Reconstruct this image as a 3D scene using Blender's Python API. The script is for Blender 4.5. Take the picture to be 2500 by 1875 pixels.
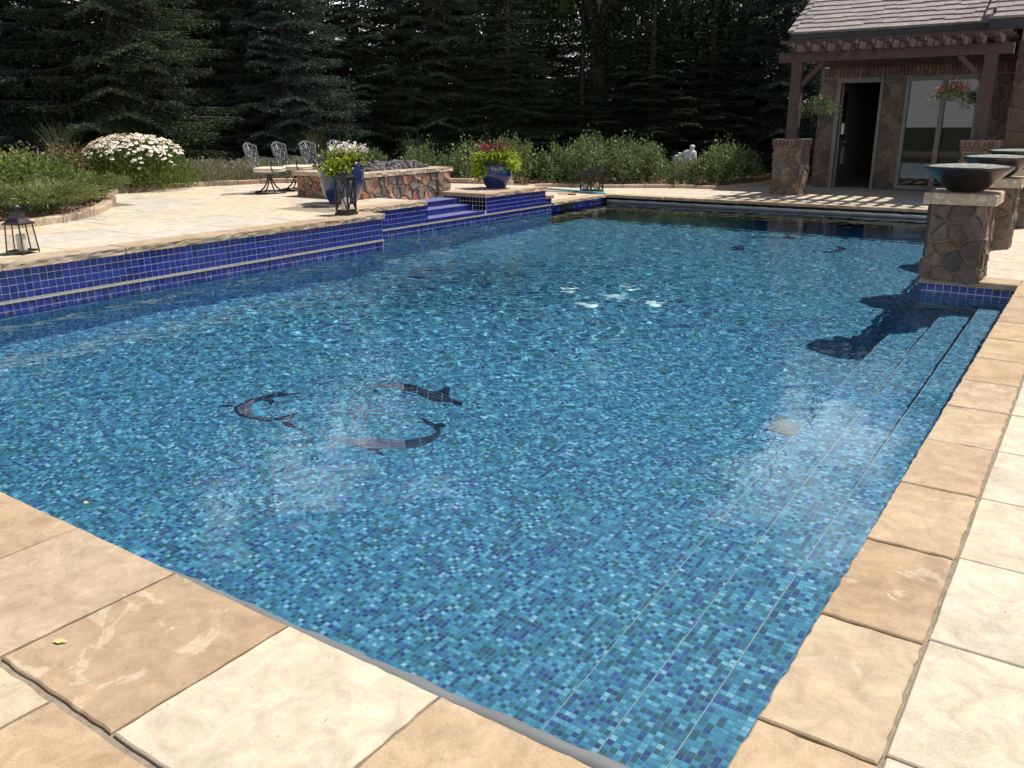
import bpy, math, random
import numpy as np
from mathutils import Vector, Matrix, noise as mnoise

for _o in list(bpy.data.objects):
    bpy.data.objects.remove(_o)
scene = bpy.context.scene
COL = scene.collection
R = math.radians

# ------------------------------------------------------------------ camera
cam_data = bpy.data.cameras.new('camera')
cam_data.sensor_width = 36.0
cam_data.lens = 29.75
cam_data.clip_start = 0.05
cam_data.clip_end = 500.0
cam = bpy.data.objects.new('camera', cam_data)
COL.objects.link(cam)
_x = Vector((0.825, 0.565, -0.0058)); _f = Vector((-0.541, 0.787, -0.296)).normalized()
_x = (_x - _f * _x.dot(_f)).normalized(); _u = _x.cross(_f)
_m = Matrix((( _x.x, _u.x, -_f.x, 0), (_x.y, _u.y, -_f.y, 0), (_x.z, _u.z, -_f.z, 1.5), (0, 0, 0, 1)))
cam.matrix_world = _m
scene.camera = cam

# ------------------------------------------------------------------ light
SUN_FROM = Vector((0.27, 0.48, 1.0)).normalized()          # towards the sun
world = bpy.data.worlds.new('World'); scene.world = world; world.use_nodes = True
_nt = world.node_tree
_bg = _nt.nodes['Background']
_sky = _nt.nodes.new('ShaderNodeTexSky'); _sky.sky_type = 'NISHITA'; _sky.sun_disc = False
_sky.sun_elevation = math.asin(SUN_FROM.z)
_sky.sun_rotation = math.atan2(SUN_FROM.x, SUN_FROM.y)
_sky.air_density = 1.0; _sky.dust_density = 1.0; _sky.ozone_density = 1.0
# fair-weather cumulus, thickest towards the horizon
CLOUD_W = 235.8
_tc = _nt.nodes.new('ShaderNodeTexCoord'); _mp = _nt.nodes.new('ShaderNodeMapping'); _mp.inputs['Scale'].default_value = (1.0, 1.0, 2.2)
_cn = _nt.nodes.new('ShaderNodeTexNoise'); _cn.noise_dimensions = '4D'; _cn.inputs['W'].default_value = CLOUD_W; _cn.inputs['Scale'].default_value = 2.3; _cn.inputs['Detail'].default_value = 7.0; _cn.inputs['Roughness'].default_value = 0.58; _cn.inputs['Distortion'].default_value = 1.0
_cr = _nt.nodes.new('ShaderNodeValToRGB'); _cr.color_ramp.elements[0].position = 0.35; _cr.color_ramp.elements[1].position = 0.435; _cr.color_ramp.elements[1].color = (0.85, 0.85, 0.85, 1)
_cm = _nt.nodes.new('ShaderNodeMix'); _cm.data_type = 'RGBA'; _cm.inputs[7].default_value = (24.0, 24.3, 25.0, 1)
_nt.links.new(_tc.outputs['Generated'], _mp.inputs[0]); _nt.links.new(_mp.outputs[0], _cn.inputs['Vector']); _sp = _nt.nodes.new('ShaderNodeSeparateXYZ'); _nt.links.new(_tc.outputs['Generated'], _sp.inputs[0]); _ma = _nt.nodes.new('ShaderNodeMath'); _ma.operation = 'MULTIPLY_ADD'; _ma.inputs[1].default_value = -0.45
_nt.links.new(_sp.outputs[2], _ma.inputs[0]); _nt.links.new(_cn.outputs['Fac'], _ma.inputs[2]); _nt.links.new(_ma.outputs[0], _cr.inputs[0])
_nt.links.new(_cr.outputs[0], _cm.inputs[0]); _nt.links.new(_sky.outputs[0], _cm.inputs[6])
_nt.links.new(_cm.outputs[2], _bg.inputs[0]); _bg.inputs[1].default_value = 0.07
sun_data = bpy.data.lights.new('sun', 'SUN'); sun_data.energy = 5.0; sun_data.angle = R(0.5)
sun_data.color = (1.0, 0.95, 0.87)
sun_data.cycles.is_caustics_light = True
sun = bpy.data.objects.new('sun', sun_data); COL.objects.link(sun)
sun.rotation_euler = SUN_FROM.to_track_quat('Z', 'Y').to_euler(); sun.location = (10, 20, 30)
scene.view_settings.view_transform = 'Standard'; scene.view_settings.look = 'None'
scene.view_settings.exposure = 0.35; scene.view_settings.gamma = 1.0
scene.view_settings.use_curve_mapping = False
scene.render.engine = 'CYCLES'
scene.cycles.max_bounces = 8; scene.cycles.transparent_max_bounces = 12
scene.cycles.diffuse_bounces = 3; scene.cycles.glossy_bounces = 4; scene.cycles.transmission_bounces = 6
scene.cycles.use_denoising = True
scene.cycles.sample_clamp_indirect = 8.0
scene.cycles.blur_glossy = 0.5

# ------------------------------------------------------------------ materials
def mat(name):
    m = bpy.data.materials.new(name); m.use_nodes = True
    nt = m.node_tree; b = nt.nodes['Principled BSDF']
    return m, nt, b
def N(nt, t, **kw):
    n = nt.nodes.new(t)
    for k, v in kw.items():
        if k.startswith('_'): setattr(n, k[1:], v)
        else: n.inputs[k.replace('__', ' ')].default_value = v
    return n
def ramp(nt, stops, interp='LINEAR'):
    n = nt.nodes.new('ShaderNodeValToRGB'); cr = n.color_ramp; cr.interpolation = interp
    while len(cr.elements) < len(stops): cr.elements.new(0.5)
    for e, (p, c) in zip(cr.elements, stops):
        e.position = p; e.color = (*c, 1) if len(c) == 3 else c
    return n
def mixc(nt, fac, a, b, blend='MIX'):
    n = nt.nodes.new('ShaderNodeMix'); n.data_type = 'RGBA'; n.blend_type = blend
    for i, v in ((0, fac), (6, a), (7, b)):
        if hasattr(v, 'links'): nt.links.new(v, n.inputs[i])
        elif isinstance(v, (int, float)): n.inputs[i].default_value = v
        else: n.inputs[i].default_value = (*v, 1)
    return n.outputs[2]
def flat(name, col, rough=0.6, metal=0.0, noise_amt=0.25, scale=12.0, bump=0.0, spec=0.5, coat=0.0, bscale=None):
    m, nt, b = mat(name)
    tc = N(nt, 'ShaderNodeTexCoord'); nz = N(nt, 'ShaderNodeTexNoise', Scale=scale, Detail=6.0)
    nt.links.new(tc.outputs['Object'], nz.inputs['Vector'])
    lo = tuple(c * (1 - noise_amt) for c in col); hi = tuple(min(1, c * (1 + noise_amt)) for c in col)
    rp = ramp(nt, [(0.3, lo), (0.7, hi)])
    nt.links.new(nz.outputs['Fac'], rp.inputs[0]); nt.links.new(rp.outputs[0], b.inputs['Base Color'])
    b.inputs['Roughness'].default_value = rough; b.inputs['Metallic'].default_value = metal
    b.inputs['Specular IOR Level'].default_value = spec; b.inputs['Coat Weight'].default_value = coat
    if bump:
        bp = N(nt, 'ShaderNodeBump', Strength=bump, Distance=0.01)
        n2 = N(nt, 'ShaderNodeTexNoise', Scale=bscale or scale * 4, Detail=8.0)
        nt.links.new(tc.outputs['Object'], n2.inputs['Vector'])
        nt.links.new(n2.outputs['Fac'], bp.inputs['Height']); nt.links.new(bp.outputs[0], b.inputs['Normal'])
    return m
def obj_vec(nt, k=37.0):
    """object coordinates shifted by a different amount for each object"""
    tc = N(nt, 'ShaderNodeTexCoord'); oi = N(nt, 'ShaderNodeObjectInfo')
    mul = N(nt, 'ShaderNodeMath', _operation='MULTIPLY'); mul.inputs[1].default_value = k
    nt.links.new(oi.outputs['Random'], mul.inputs[0])
    ad = N(nt, 'ShaderNodeVectorMath', _operation='ADD')
    nt.links.new(tc.outputs['Object'], ad.inputs[0]); nt.links.new(mul.outputs[0], ad.inputs[1])
    return ad.outputs[0], oi.outputs['Random']
def flagstone(name, palette, patch=0.5, patchcol=(0.80, 0.70, 0.55), bump=0.5, scale=1.0, stain=(0.42, 0.30, 0.19)):
    m, nt, b = mat(name); vec, rnd = obj_vec(nt)
    base = ramp(nt, [(i / max(1, len(palette) - 1), c) for i, c in enumerate(palette)], 'CONSTANT' if False else 'LINEAR')
    nt.links.new(rnd, base.inputs[0])
    big = N(nt, 'ShaderNodeTexNoise', Scale=2.6 * scale, Detail=7.0, Roughness=0.62, Distortion=0.9)
    nt.links.new(vec, big.inputs['Vector'])
    r1 = ramp(nt, [(0.53, (0, 0, 0)), (0.56, (1, 1, 1))]); nt.links.new(big.outputs['Fac'], r1.inputs[0])
    mid = N(nt, 'ShaderNodeTexNoise', Scale=9.0 * scale, Detail=10.0, Roughness=0.7, Distortion=0.5)
    nt.links.new(vec, mid.inputs['Vector'])
    r2 = ramp(nt, [(0.33, (0.74, 0.72, 0.70)), (0.66, (1.14, 1.14, 1.14))]); nt.links.new(mid.outputs['Fac'], r2.inputs[0])
    # flaked-off layers
    mp = N(nt, 'ShaderNodeMapping'); mp.inputs['Location'].default_value = (7.3, 1.1, 0)
    nt.links.new(vec, mp.inputs[0])
    fl = N(nt, 'ShaderNodeTexNoise', Scale=4.5 * scale, Detail=9.0, Roughness=0.66, Distortion=1.4)
    nt.links.new(mp.outputs[0], fl.inputs['Vector'])
    r3 = ramp(nt, [(0.565, (0, 0, 0)), (0.59, (1, 1, 1))]); nt.links.new(fl.outputs['Fac'], r3.inputs[0])
    # rust and water stains
    st = N(nt, 'ShaderNodeTexNoise', Scale=1.7 * scale, Detail=3.0); nt.links.new(mp.outputs[0], st.inputs['Vector'])
    r4 = ramp(nt, [(0.50, (0, 0, 0)), (0.75, (1, 1, 1))]); nt.links.new(st.outputs['Fac'], r4.inputs[0])
    sp = N(nt, 'ShaderNodeTexNoise', Scale=55.0 * scale, Detail=2.0); nt.links.new(vec, sp.inputs['Vector'])
    r5 = ramp(nt, [(0.255, (1, 1, 1)), (0.285, (0, 0, 0))]); nt.links.new(sp.outputs['Fac'], r5.inputs[0])
    def scaled(sock, k):
        q = N(nt, 'ShaderNodeMath', _operation='MULTIPLY'); q.inputs[1].default_value = k
        nt.links.new(sock, q.inputs[0]); return q.outputs[0]
    c = mixc(nt, scaled(r4.outputs[0], 0.45), base.outputs[0], stain)
    # some stones are flaked all over, others hardly at all
    q7 = N(nt, 'ShaderNodeMath', _operation='MULTIPLY'); q7.inputs[1].default_value = 7.31; nt.links.new(rnd, q7.inputs[0]); q8 = N(nt, 'ShaderNodeMath', _operation='FRACT'); nt.links.new(q7.outputs[0], q8.inputs[0])
    q9 = N(nt, 'ShaderNodeMath', _operation='MULTIPLY_ADD'); q9.inputs[1].default_value = 1.9 * patch; q9.inputs[2].default_value = 0.15 * patch; nt.links.new(q8.outputs[0], q9.inputs[0])
    q10 = N(nt, 'ShaderNodeMath', _operation='MULTIPLY'); nt.links.new(q9.outputs[0], q10.inputs[0]); nt.links.new(r3.outputs[0], q10.inputs[1])
    c = mixc(nt, q10.outputs[0], c, patchcol)
    c = mixc(nt, scaled(r1.outputs[0], 0.12), c, (0.55, 0.44, 0.34))
    c = mixc(nt, 1.0, c, r2.outputs[0], 'MULTIPLY')
    c = mixc(nt, scaled(r5.outputs[0], 0.5), c, (0.12, 0.09, 0.06))
    nt.links.new(c, b.inputs['Base Color']); b.inputs['Roughness'].default_value = 0.85
    b.inputs['Specular IOR Level'].default_value = 0.25
    gr = N(nt, 'ShaderNodeTexNoise', Scale=260.0, Detail=3.0); nt.links.new(vec, gr.inputs['Vector'])
    rg_ = ramp(nt, [(0.3, (0.86, 0.86, 0.86)), (0.7, (1.12, 1.12, 1.12))]); nt.links.new(gr.outputs['Fac'], rg_.inputs[0])
    nt.links.new(mixc(nt, 1.0, c, rg_.outputs[0], 'MULTIPLY'), b.inputs['Base Color'])
    h = N(nt, 'ShaderNodeMath', _operation='ADD'); nt.links.new(scaled(r3.outputs[0], 0.35), h.inputs[0]); nt.links.new(scaled(mid.outputs['Fac'], 0.55), h.inputs[1])
    bp = N(nt, 'ShaderNodeBump', Strength=bump * 0.6, Distance=0.005); nt.links.new(h.outputs[0], bp.inputs['Height'])
    nt.links.new(bp.outputs[0], b.inputs['Normal'])
    return m
M = {}
M['coping'] = flagstone('sandstone_coping', [(0.41, 0.292, 0.178), (0.46, 0.345, 0.222), (0.38, 0.275, 0.175), (0.42, 0.325, 0.23), (0.43, 0.305, 0.18), (0.47, 0.38, 0.265)], patch=0.38, patchcol=(0.50, 0.405, 0.29), stain=(0.33, 0.22, 0.13))
M['pale'] = flagstone('pale_flagstone', [(0.56, 0.465, 0.335), (0.53, 0.47, 0.37), (0.58, 0.49, 0.36), (0.50, 0.455, 0.375), (0.57, 0.475, 0.345)], patch=0.3, patchcol=(0.58, 0.50, 0.375), bump=0.25, stain=(0.37, 0.33, 0.265))
M['patio'] = flagstone('patio_flagstone', [(0.59, 0.485, 0.345), (0.51, 0.47, 0.395), (0.60, 0.50, 0.37), (0.48, 0.455, 0.39), (0.58, 0.46, 0.32), (0.55, 0.485, 0.375)], patch=0.2, patchcol=(0.51, 0.43, 0.32), bump=0.2, stain=(0.34, 0.29, 0.22))
M['kerb'] = flagstone('kerb_stone', [(0.40, 0.30, 0.21), (0.45, 0.36, 0.26), (0.38, 0.26, 0.19)], patch=0.3, scale=3.0)
M['cap'] = flagstone('buff_cap_stone', [(0.40, 0.32, 0.22), (0.45, 0.36, 0.25)], patch=0.3, scale=2.0)
def veneer(name, palette):
    m, nt, b = mat(name); vec, rnd = obj_vec(nt)
    base = ramp(nt, [(i / len(palette), c) for i, c in enumerate(palette)], 'CONSTANT'); nt.links.new(rnd, base.inputs[0])
    n1 = N(nt, 'ShaderNodeTexNoise', Scale=7.0, Detail=8.0, Roughness=0.7, Distortion=0.6); nt.links.new(vec, n1.inputs['Vector'])
    r = ramp(nt, [(0.3, (0.5, 0.47, 0.45)), (0.7, (1.35, 1.3, 1.25))]); nt.links.new(n1.outputs['Fac'], r.inputs[0])
    c = mixc(nt, 1.0, base.outputs[0], r.outputs[0], 'MULTIPLY')
    nt.links.new(c, b.inputs['Base Color']); b.inputs['Roughness'].default_value = 0.9
    bp = N(nt, 'ShaderNodeBump', Strength=0.8, Distance=0.02); nt.links.new(n1.outputs['Fac'], bp.inputs['Height'])
    nt.links.new(bp.outputs[0], b.inputs['Normal'])
    return m
M['veneer'] = veneer('rubble_stone', [(0.13, 0.092, 0.064), (0.175, 0.13, 0.088), (0.085, 0.07, 0.058), (0.165, 0.108, 0.072), (0.15, 0.12, 0.098), (0.115, 0.096, 0.084), (0.205, 0.155, 0.104)])
M['shaded_veneer'] = veneer('shaded_brown_stone', [(0.115, 0.082, 0.058), (0.155, 0.115, 0.08), (0.08, 0.066, 0.055), (0.14, 0.095, 0.066), (0.13, 0.108, 0.088), (0.175, 0.135, 0.092)])  # darker copy of the rubble stone, wall shade put into its palette
M['pit_veneer'] = veneer('fire_pit_stone', [(0.25, 0.18, 0.14), (0.17, 0.14, 0.12), (0.36, 0.17, 0.11), (0.30, 0.22, 0.16), (0.20, 0.17, 0.15), (0.40, 0.22, 0.14)])
M['brick'] = veneer('red_brown_brick', [(0.15, 0.09, 0.07), (0.19, 0.115, 0.09), (0.125, 0.085, 0.07), (0.18, 0.13, 0.105)])
M['mortar'] = flat('mortar', (0.24, 0.195, 0.145), 0.95, scale=30, bump=0.4)
M['pit_mortar'] = flat('pale_mortar', (0.46, 0.40, 0.32), 0.95, scale=30, bump=0.4)
M['soil'] = flat('bark_mulch', (0.13, 0.075, 0.045), 0.95, noise_amt=0.6, scale=25, bump=1.0)
M['lawn'] = flat('ground_cover', (0.05, 0.06, 0.025), 0.95, noise_amt=0.5, scale=3, bump=0.6)

# glass wall tile, a little different on every piece
def bluetile():
    m, nt, b = mat('cobalt_glazed_tile'); g = N(nt, 'ShaderNodeNewGeometry'); oi = N(nt, 'ShaderNodeObjectInfo')
    ad = N(nt, 'ShaderNodeMath', _operation='ADD'); nt.links.new(g.outputs['Random Per Island'], ad.inputs[0]); nt.links.new(oi.outputs['Random'], ad.inputs[1])
    fr = N(nt, 'ShaderNodeMath', _operation='FRACT'); nt.links.new(ad.outputs[0], fr.inputs[0])
    rp = ramp(nt, [(0.0, (0.009, 0.013, 0.105)), (0.4, (0.012, 0.017, 0.155)), (0.7, (0.016, 0.020, 0.195)), (1.0, (0.012, 0.028, 0.23))])
    nt.links.new(fr.outputs[0], rp.inputs[0])
    tc = N(nt, 'ShaderNodeTexCoord'); nz = N(nt, 'ShaderNodeTexNoise', Scale=22.0, Detail=4.0); nt.links.new(g.outputs['Position'], nz.inputs['Vector'])
    r2 = ramp(nt, [(0.3, (0.75, 0.75, 0.75)), (0.7, (1.25, 1.25, 1.25))]); nt.links.new(nz.outputs['Fac'], r2.inputs[0])
    nt.links.new(mixc(nt, 1.0, rp.outputs[0], r2.outputs[0], 'MULTIPLY'), b.inputs['Base Color'])
    # limescale left at the waterline
    sx = N(nt, 'ShaderNodeSeparateXYZ'); nt.links.new(g.outputs['Position'], sx.inputs[0])
    mp = N(nt, 'ShaderNodeMapping'); mp.inputs['Scale'].default_value = (1, 26, 3); nt.links.new(g.outputs['Position'], mp.inputs[0])
    ls = N(nt, 'ShaderNodeTexNoise', Scale=1.0, Detail=6.0, Roughness=0.7); nt.links.new(mp.outputs[0], ls.inputs['Vector'])
    r_l = ramp(nt, [(0.52, (0, 0, 0)), (0.70, (0.55, 0.55, 0.55))]); nt.links.new(ls.outputs['Fac'], r_l.inputs[0])
    mr = N(nt, 'ShaderNodeMapRange'); mr.inputs['From Min'].default_value = -0.05; mr.inputs['From Max'].default_value = -0.14; nt.links.new(sx.outputs[2], mr.inputs['Value'])
    ml = N(nt, 'ShaderNodeMath', _operation='MULTIPLY'); nt.links.new(r_l.outputs[0], ml.inputs[0]); nt.links.new(mr.outputs[0], ml.inputs[1])
    nt.links.new(mixc(nt, ml.outputs[0], b.inputs['Base Color'].links[0].from_socket, (0.46, 0.47, 0.52)), b.inputs['Base Color'])
    b.inputs['Roughness'].default_value = 0.16
    bp = N(nt, 'ShaderNodeBump', Strength=0.15, Distance=0.004); nt.links.new(nz.outputs['Fac'], bp.inputs['Height']); nt.links.new(bp.outputs[0], b.inputs['Normal'])
    return m
M['bluetile'] = bluetile()
M['grout'] = flat('pale_grout', (0.66, 0.65, 0.70), 0.9, scale=40)
PITCH = 0.025
def mosaic():
    m, nt, b = mat('glass_mosaic'); g = N(nt, 'ShaderNodeNewGeometry')
    sc = N(nt, 'ShaderNodeVectorMath', _operation='SCALE'); sc.inputs['Scale'].default_value = 1 / PITCH
    nt.links.new(g.outputs['Position'], sc.inputs[0])
    fl = N(nt, 'ShaderNodeVectorMath', _operation='FLOOR'); nt.links.new(sc.outputs[0], fl.inputs[0])
    # walls share the same grid: z is cut into courses as well
    wn = N(nt, 'ShaderNodeTexWhiteNoise', _noise_dimensions='3D')
    sep = N(nt, 'ShaderNodeSeparateXYZ'); nt.links.new(fl.outputs[0], sep.inputs[0])
    sepn = N(nt, 'ShaderNodeSeparateXYZ'); nt.links.new(g.outputs['True Normal'], sepn.inputs[0])
    ab = N(nt, 'ShaderNodeMath', _operation='ABSOLUTE'); nt.links.new(sepn.outputs[2], ab.inputs[0])
    lt = N(nt, 'ShaderNodeMath', _operation='LESS_THAN'); lt.inputs[1].default_value = 0.5; nt.links.new(ab.outputs[0], lt.inputs[0])
    zz = N(nt, 'ShaderNodeMath', _operation='MULTIPLY'); nt.links.new(sep.outputs[2], zz.inputs[0]); nt.links.new(lt.outputs[0], zz.inputs[1])
    cb = N(nt, 'ShaderNodeCombineXYZ'); nt.links.new(sep.outputs[0], cb.inputs[0]); nt.links.new(sep.outputs[1], cb.inputs[1]); nt.links.new(zz.outputs[0], cb.inputs[2])
    nt.links.new(cb.outputs[0], wn.inputs['Vector'])
    rp = ramp(nt, [(0.0, (0.022, 0.058, 0.21)), (0.10, (0.025, 0.115, 0.155)), (0.24, (0.038, 0.18, 0.26)), (0.42, (0.05, 0.22, 0.37)), (0.56, (0.06, 0.28, 0.39)), (0.70, (0.10, 0.35, 0.49)), (0.81, (0.15, 0.43, 0.57)), (0.90, (0.035, 0.11, 0.32)), (0.96, (0.32, 0.54, 0.65))], 'CONSTANT')
    nt.links.new(wn.outputs['Value'], rp.inputs[0])
    nz = N(nt, 'ShaderNodeTexNoise', Scale=70.0, Detail=2.0); nt.links.new(g.outputs['Position'], nz.inputs['Vector'])
    r2 = ramp(nt, [(0.3, (0.8, 0.8, 0.8)), (0.7, (1.2, 1.2, 1.2))]); nt.links.new(nz.outputs['Fac'], r2.inputs[0])
    nt.links.new(mixc(nt, 1.0, rp.outputs[0], r2.outputs[0], 'MULTIPLY'), b.inputs['Base Color'])
    # grout joints between the tiles
    fr = N(nt, 'ShaderNodeVectorMath', _operation='FRACTION'); nt.links.new(sc.outputs[0], fr.inputs[0]); sf = N(nt, 'ShaderNodeSeparateXYZ'); nt.links.new(fr.outputs[0], sf.inputs[0])
    def edge(s_):
        a_ = N(nt, 'ShaderNodeMath', _operation='SUBTRACT'); a_.inputs[1].default_value = 0.5; nt.links.new(s_, a_.inputs[0])
        b_ = N(nt, 'ShaderNodeMath', _operation='ABSOLUTE'); nt.links.new(a_.outputs[0], b_.inputs[0])
        c_ = N(nt, 'ShaderNodeMath', _operation='GREATER_THAN'); c_.inputs[1].default_value = 0.452; nt.links.new(b_.outputs[0], c_.inputs[0]); return c_.outputs[0]
    mxm = N(nt, 'ShaderNodeMath', _operation='MAXIMUM'); nt.links.new(edge(sf.outputs[0]), mxm.inputs[0]); nt.links.new(edge(sf.outputs[1]), mxm.inputs[1])
    old = b.inputs['Base Color'].links[0].from_socket
    nt.links.new(mixc(nt, mxm.outputs[0], old, (0.20, 0.26, 0.29)), b.inputs['Base Color'])
    b.inputs['Roughness'].default_value = 0.45
    return m
M['mosaic'] = mosaic()
M['floor_grout'] = flat('blue_grey_grout', (0.20, 0.26, 0.29), 0.9, scale=40)
M['steel'] = flat('brushed_metal_strip', (0.55, 0.50, 0.38), 0.4, 0.35, 0.08, 20)
M['treadtile'] = flat('glare_tinted_blue_tile', (0.15, 0.16, 0.33), 0.5, 0, 0.2, 30)  # blue treads paled to lavender: sky glare painted into the colour
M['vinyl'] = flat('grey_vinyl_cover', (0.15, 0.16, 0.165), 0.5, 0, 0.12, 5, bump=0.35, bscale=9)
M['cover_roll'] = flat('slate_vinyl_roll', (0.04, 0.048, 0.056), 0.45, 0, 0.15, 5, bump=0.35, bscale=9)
M['iron'] = flat('grey_green_cast_metal', (0.11, 0.118, 0.118), 0.42, 0.2, 0.3, 20, bump=0.2)
M['black'] = flat('black_lantern_metal', (0.018, 0.018, 0.018), 0.4, 0.4, 0.3, 20)
M['bronze'] = flat('aged_bronze_metal', (0.05, 0.045, 0.04), 0.35, 0.5, 0.3, 20)
M['cushion'] = flat('cream_cushion_cloth', (0.66, 0.58, 0.44), 0.9, 0, 0.06, 40, bump=0.2, bscale=200)
M['piping'] = flat('brown_cushion_stripe', (0.24, 0.19, 0.13), 0.9, 0, 0.1, 40)
M['candle'] = flat('ivory_wax', (0.74, 0.68, 0.56), 0.5, 0, 0.04, 10)
M['bowl'] = flat('dark_hammered_copper', (0.055, 0.045, 0.04), 0.30, 0.75, 0.35, 6, bump=0.15, bscale=30)
M['bead'] = flat('pale_fire_glass', (0.78, 0.78, 0.70), 0.6, 0, 0.1, 30)
M['lava'] = flat('lava_rock', (0.11, 0.10, 0.10), 0.75, 0, 0.5, 6, bump=0.8)
M['wood'] = flat('red_stained_timber', (0.062, 0.034, 0.028), 0.75, 0, 0.35, 9, bump=0.3)
M['fascia'] = flat('dark_brown_fascia', (0.022, 0.018, 0.016), 0.6, 0, 0.2, 9)
M['frame'] = flat('taupe_painted_frame', (0.14, 0.125, 0.105), 0.5, 0, 0.12, 9)
M['white'] = flat('white_plastic', (0.74, 0.74, 0.72), 0.4, 0, 0.03, 9)
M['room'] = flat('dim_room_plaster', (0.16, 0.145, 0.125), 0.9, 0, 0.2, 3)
M['statue'] = flat('white_cast_stone', (0.56, 0.56, 0.55), 0.7, 0, 0.06, 8)
M['aqua'] = flat('sky_blue_pole', (0.10, 0.50, 0.72), 0.35, 0, 0.05, 8)
M['red'] = flat('dark_red_plastic', (0.35, 0.03, 0.03), 0.4, 0, 0.1, 8)
M['drain'] = flat('white_drain_plastic', (0.78, 0.88, 0.86), 0.5, 0, 0.04, 8)
M['greymat'] = flat('grey_rubber', (0.20, 0.18, 0.18), 0.7, 0, 0.2, 12)
M['navytile'] = flat('navy_mosaic_piece', (0.012, 0.016, 0.045), 0.4, 0, 0.4, 15)
M['mauvetile'] = flat('mauve_mosaic_piece', (0.16, 0.13, 0.19), 0.4, 0, 0.3, 15)
M['cyantile'] = flat('light_blue_mosaic_piece', (0.10, 0.32, 0.46), 0.4, 0, 0.2, 15)
M['palegrout'] = flat('light_mosaic_joint', (0.22, 0.28, 0.33), 0.9, 0, 0.1, 15)
M['nosing'] = flat('pale_nosing_strip', (0.38, 0.42, 0.43), 0.7, 0, 0.25, 60)

def shingle_mat():
    m, nt, b = mat('concrete_shake_tile'); vec, rnd = obj_vec(nt)
    base = ramp(nt, [(0.0, (0.20, 0.17, 0.155)), (0.5, (0.28, 0.245, 0.23)), (1.0, (0.235, 0.20, 0.185))]); nt.links.new(rnd, base.inputs[0])
    n1 = N(nt, 'ShaderNodeTexNoise', Scale=14.0, Detail=6.0); nt.links.new(vec, n1.inputs['Vector'])
    r = ramp(nt, [(0.3, (0.8, 0.8, 0.8)), (0.7, (1.15, 1.15, 1.15))]); nt.links.new(n1.outputs['Fac'], r.inputs[0])
    nt.links.new(mixc(nt, 1.0, base.outputs[0], r.outputs[0], 'MULTIPLY'), b.inputs['Base Color']); b.inputs['Roughness'].default_value = 0.85
    return m
M['shingle'] = shingle_mat()
def pane_mat(name, tint, rough, alpha):
    """window glass: clear, with a real reflection on it"""
    m = bpy.data.materials.new(name); m.use_nodes = True; nt = m.node_tree; nt.nodes.clear()
    o = nt.nodes.new('ShaderNodeOutputMaterial'); t = N(nt, 'ShaderNodeBsdfTransparent'); t.inputs[0].default_value = (*tint, 1)
    g = N(nt, 'ShaderNodeBsdfGlossy'); g.inputs['Roughness'].default_value = rough
    lw = N(nt, 'ShaderNodeLayerWeight', Blend=0.5); pw = N(nt, 'ShaderNodeMath', _operation='POWER'); pw.inputs[1].default_value = 4.0; nt.links.new(lw.outputs['Facing'], pw.inputs[0])
    f = N(nt, 'ShaderNodeMath', _operation='MULTIPLY_ADD'); f.inputs[1].default_value = 0.85; f.inputs[2].default_value = alpha; nt.links.new(pw.outputs[0], f.inputs[0]); mx = nt.nodes.new('ShaderNodeMixShader')
    nt.links.new(f.outputs[0], mx.inputs[0]); nt.links.new(t.outputs[0], mx.inputs[1]); nt.links.new(g.outputs[0], mx.inputs[2]); nt.links.new(mx.outputs[0], o.inputs[0])
    return m
M['lantern_glass'] = pane_mat('lantern_glass', (0.95, 0.95, 0.93), 0.0, 0.04)
M['window_glass'] = pane_mat('tinted_window_glass', (0.45, 0.48, 0.46), 0.0, 0.05)
def potmat():
    m, nt, b = mat('cobalt_glazed_ceramic')
    tc = N(nt, 'ShaderNodeTexCoord'); nz = N(nt, 'ShaderNodeTexNoise', Scale=3.0, Detail=6.0, Distortion=0.6); nt.links.new(tc.outputs['Object'], nz.inputs['Vector'])
    rp = ramp(nt, [(0.3, (0.010, 0.014, 0.06)), (0.55, (0.014, 0.026, 0.13)), (0.75, (0.026, 0.045, 0.20))]); nt.links.new(nz.outputs['Fac'], rp.inputs[0])
    nt.links.new(rp.outputs[0], b.inputs['Base Color']); b.inputs['Roughness'].default_value = 0.12; b.inputs['Coat Weight'].default_value = 0.5
    b.inputs['Coat Roughness'].default_value = 0.08
    return m
M['pot'] = potmat()
def watermat():
    m = bpy.data.materials.new('pool_water'); m.use_nodes = True; nt = m.node_tree; nt.nodes.clear()
    o = nt.nodes.new('ShaderNodeOutputMaterial'); g = N(nt, 'ShaderNodeBsdfGlass', IOR=1.33, Roughness=0.0)
    g.inputs['Color'].default_value = (0.82, 0.95, 1.0, 1); nt.links.new(g.outputs[0], o.inputs[0])
    return m
M['water'] = watermat()
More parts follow.
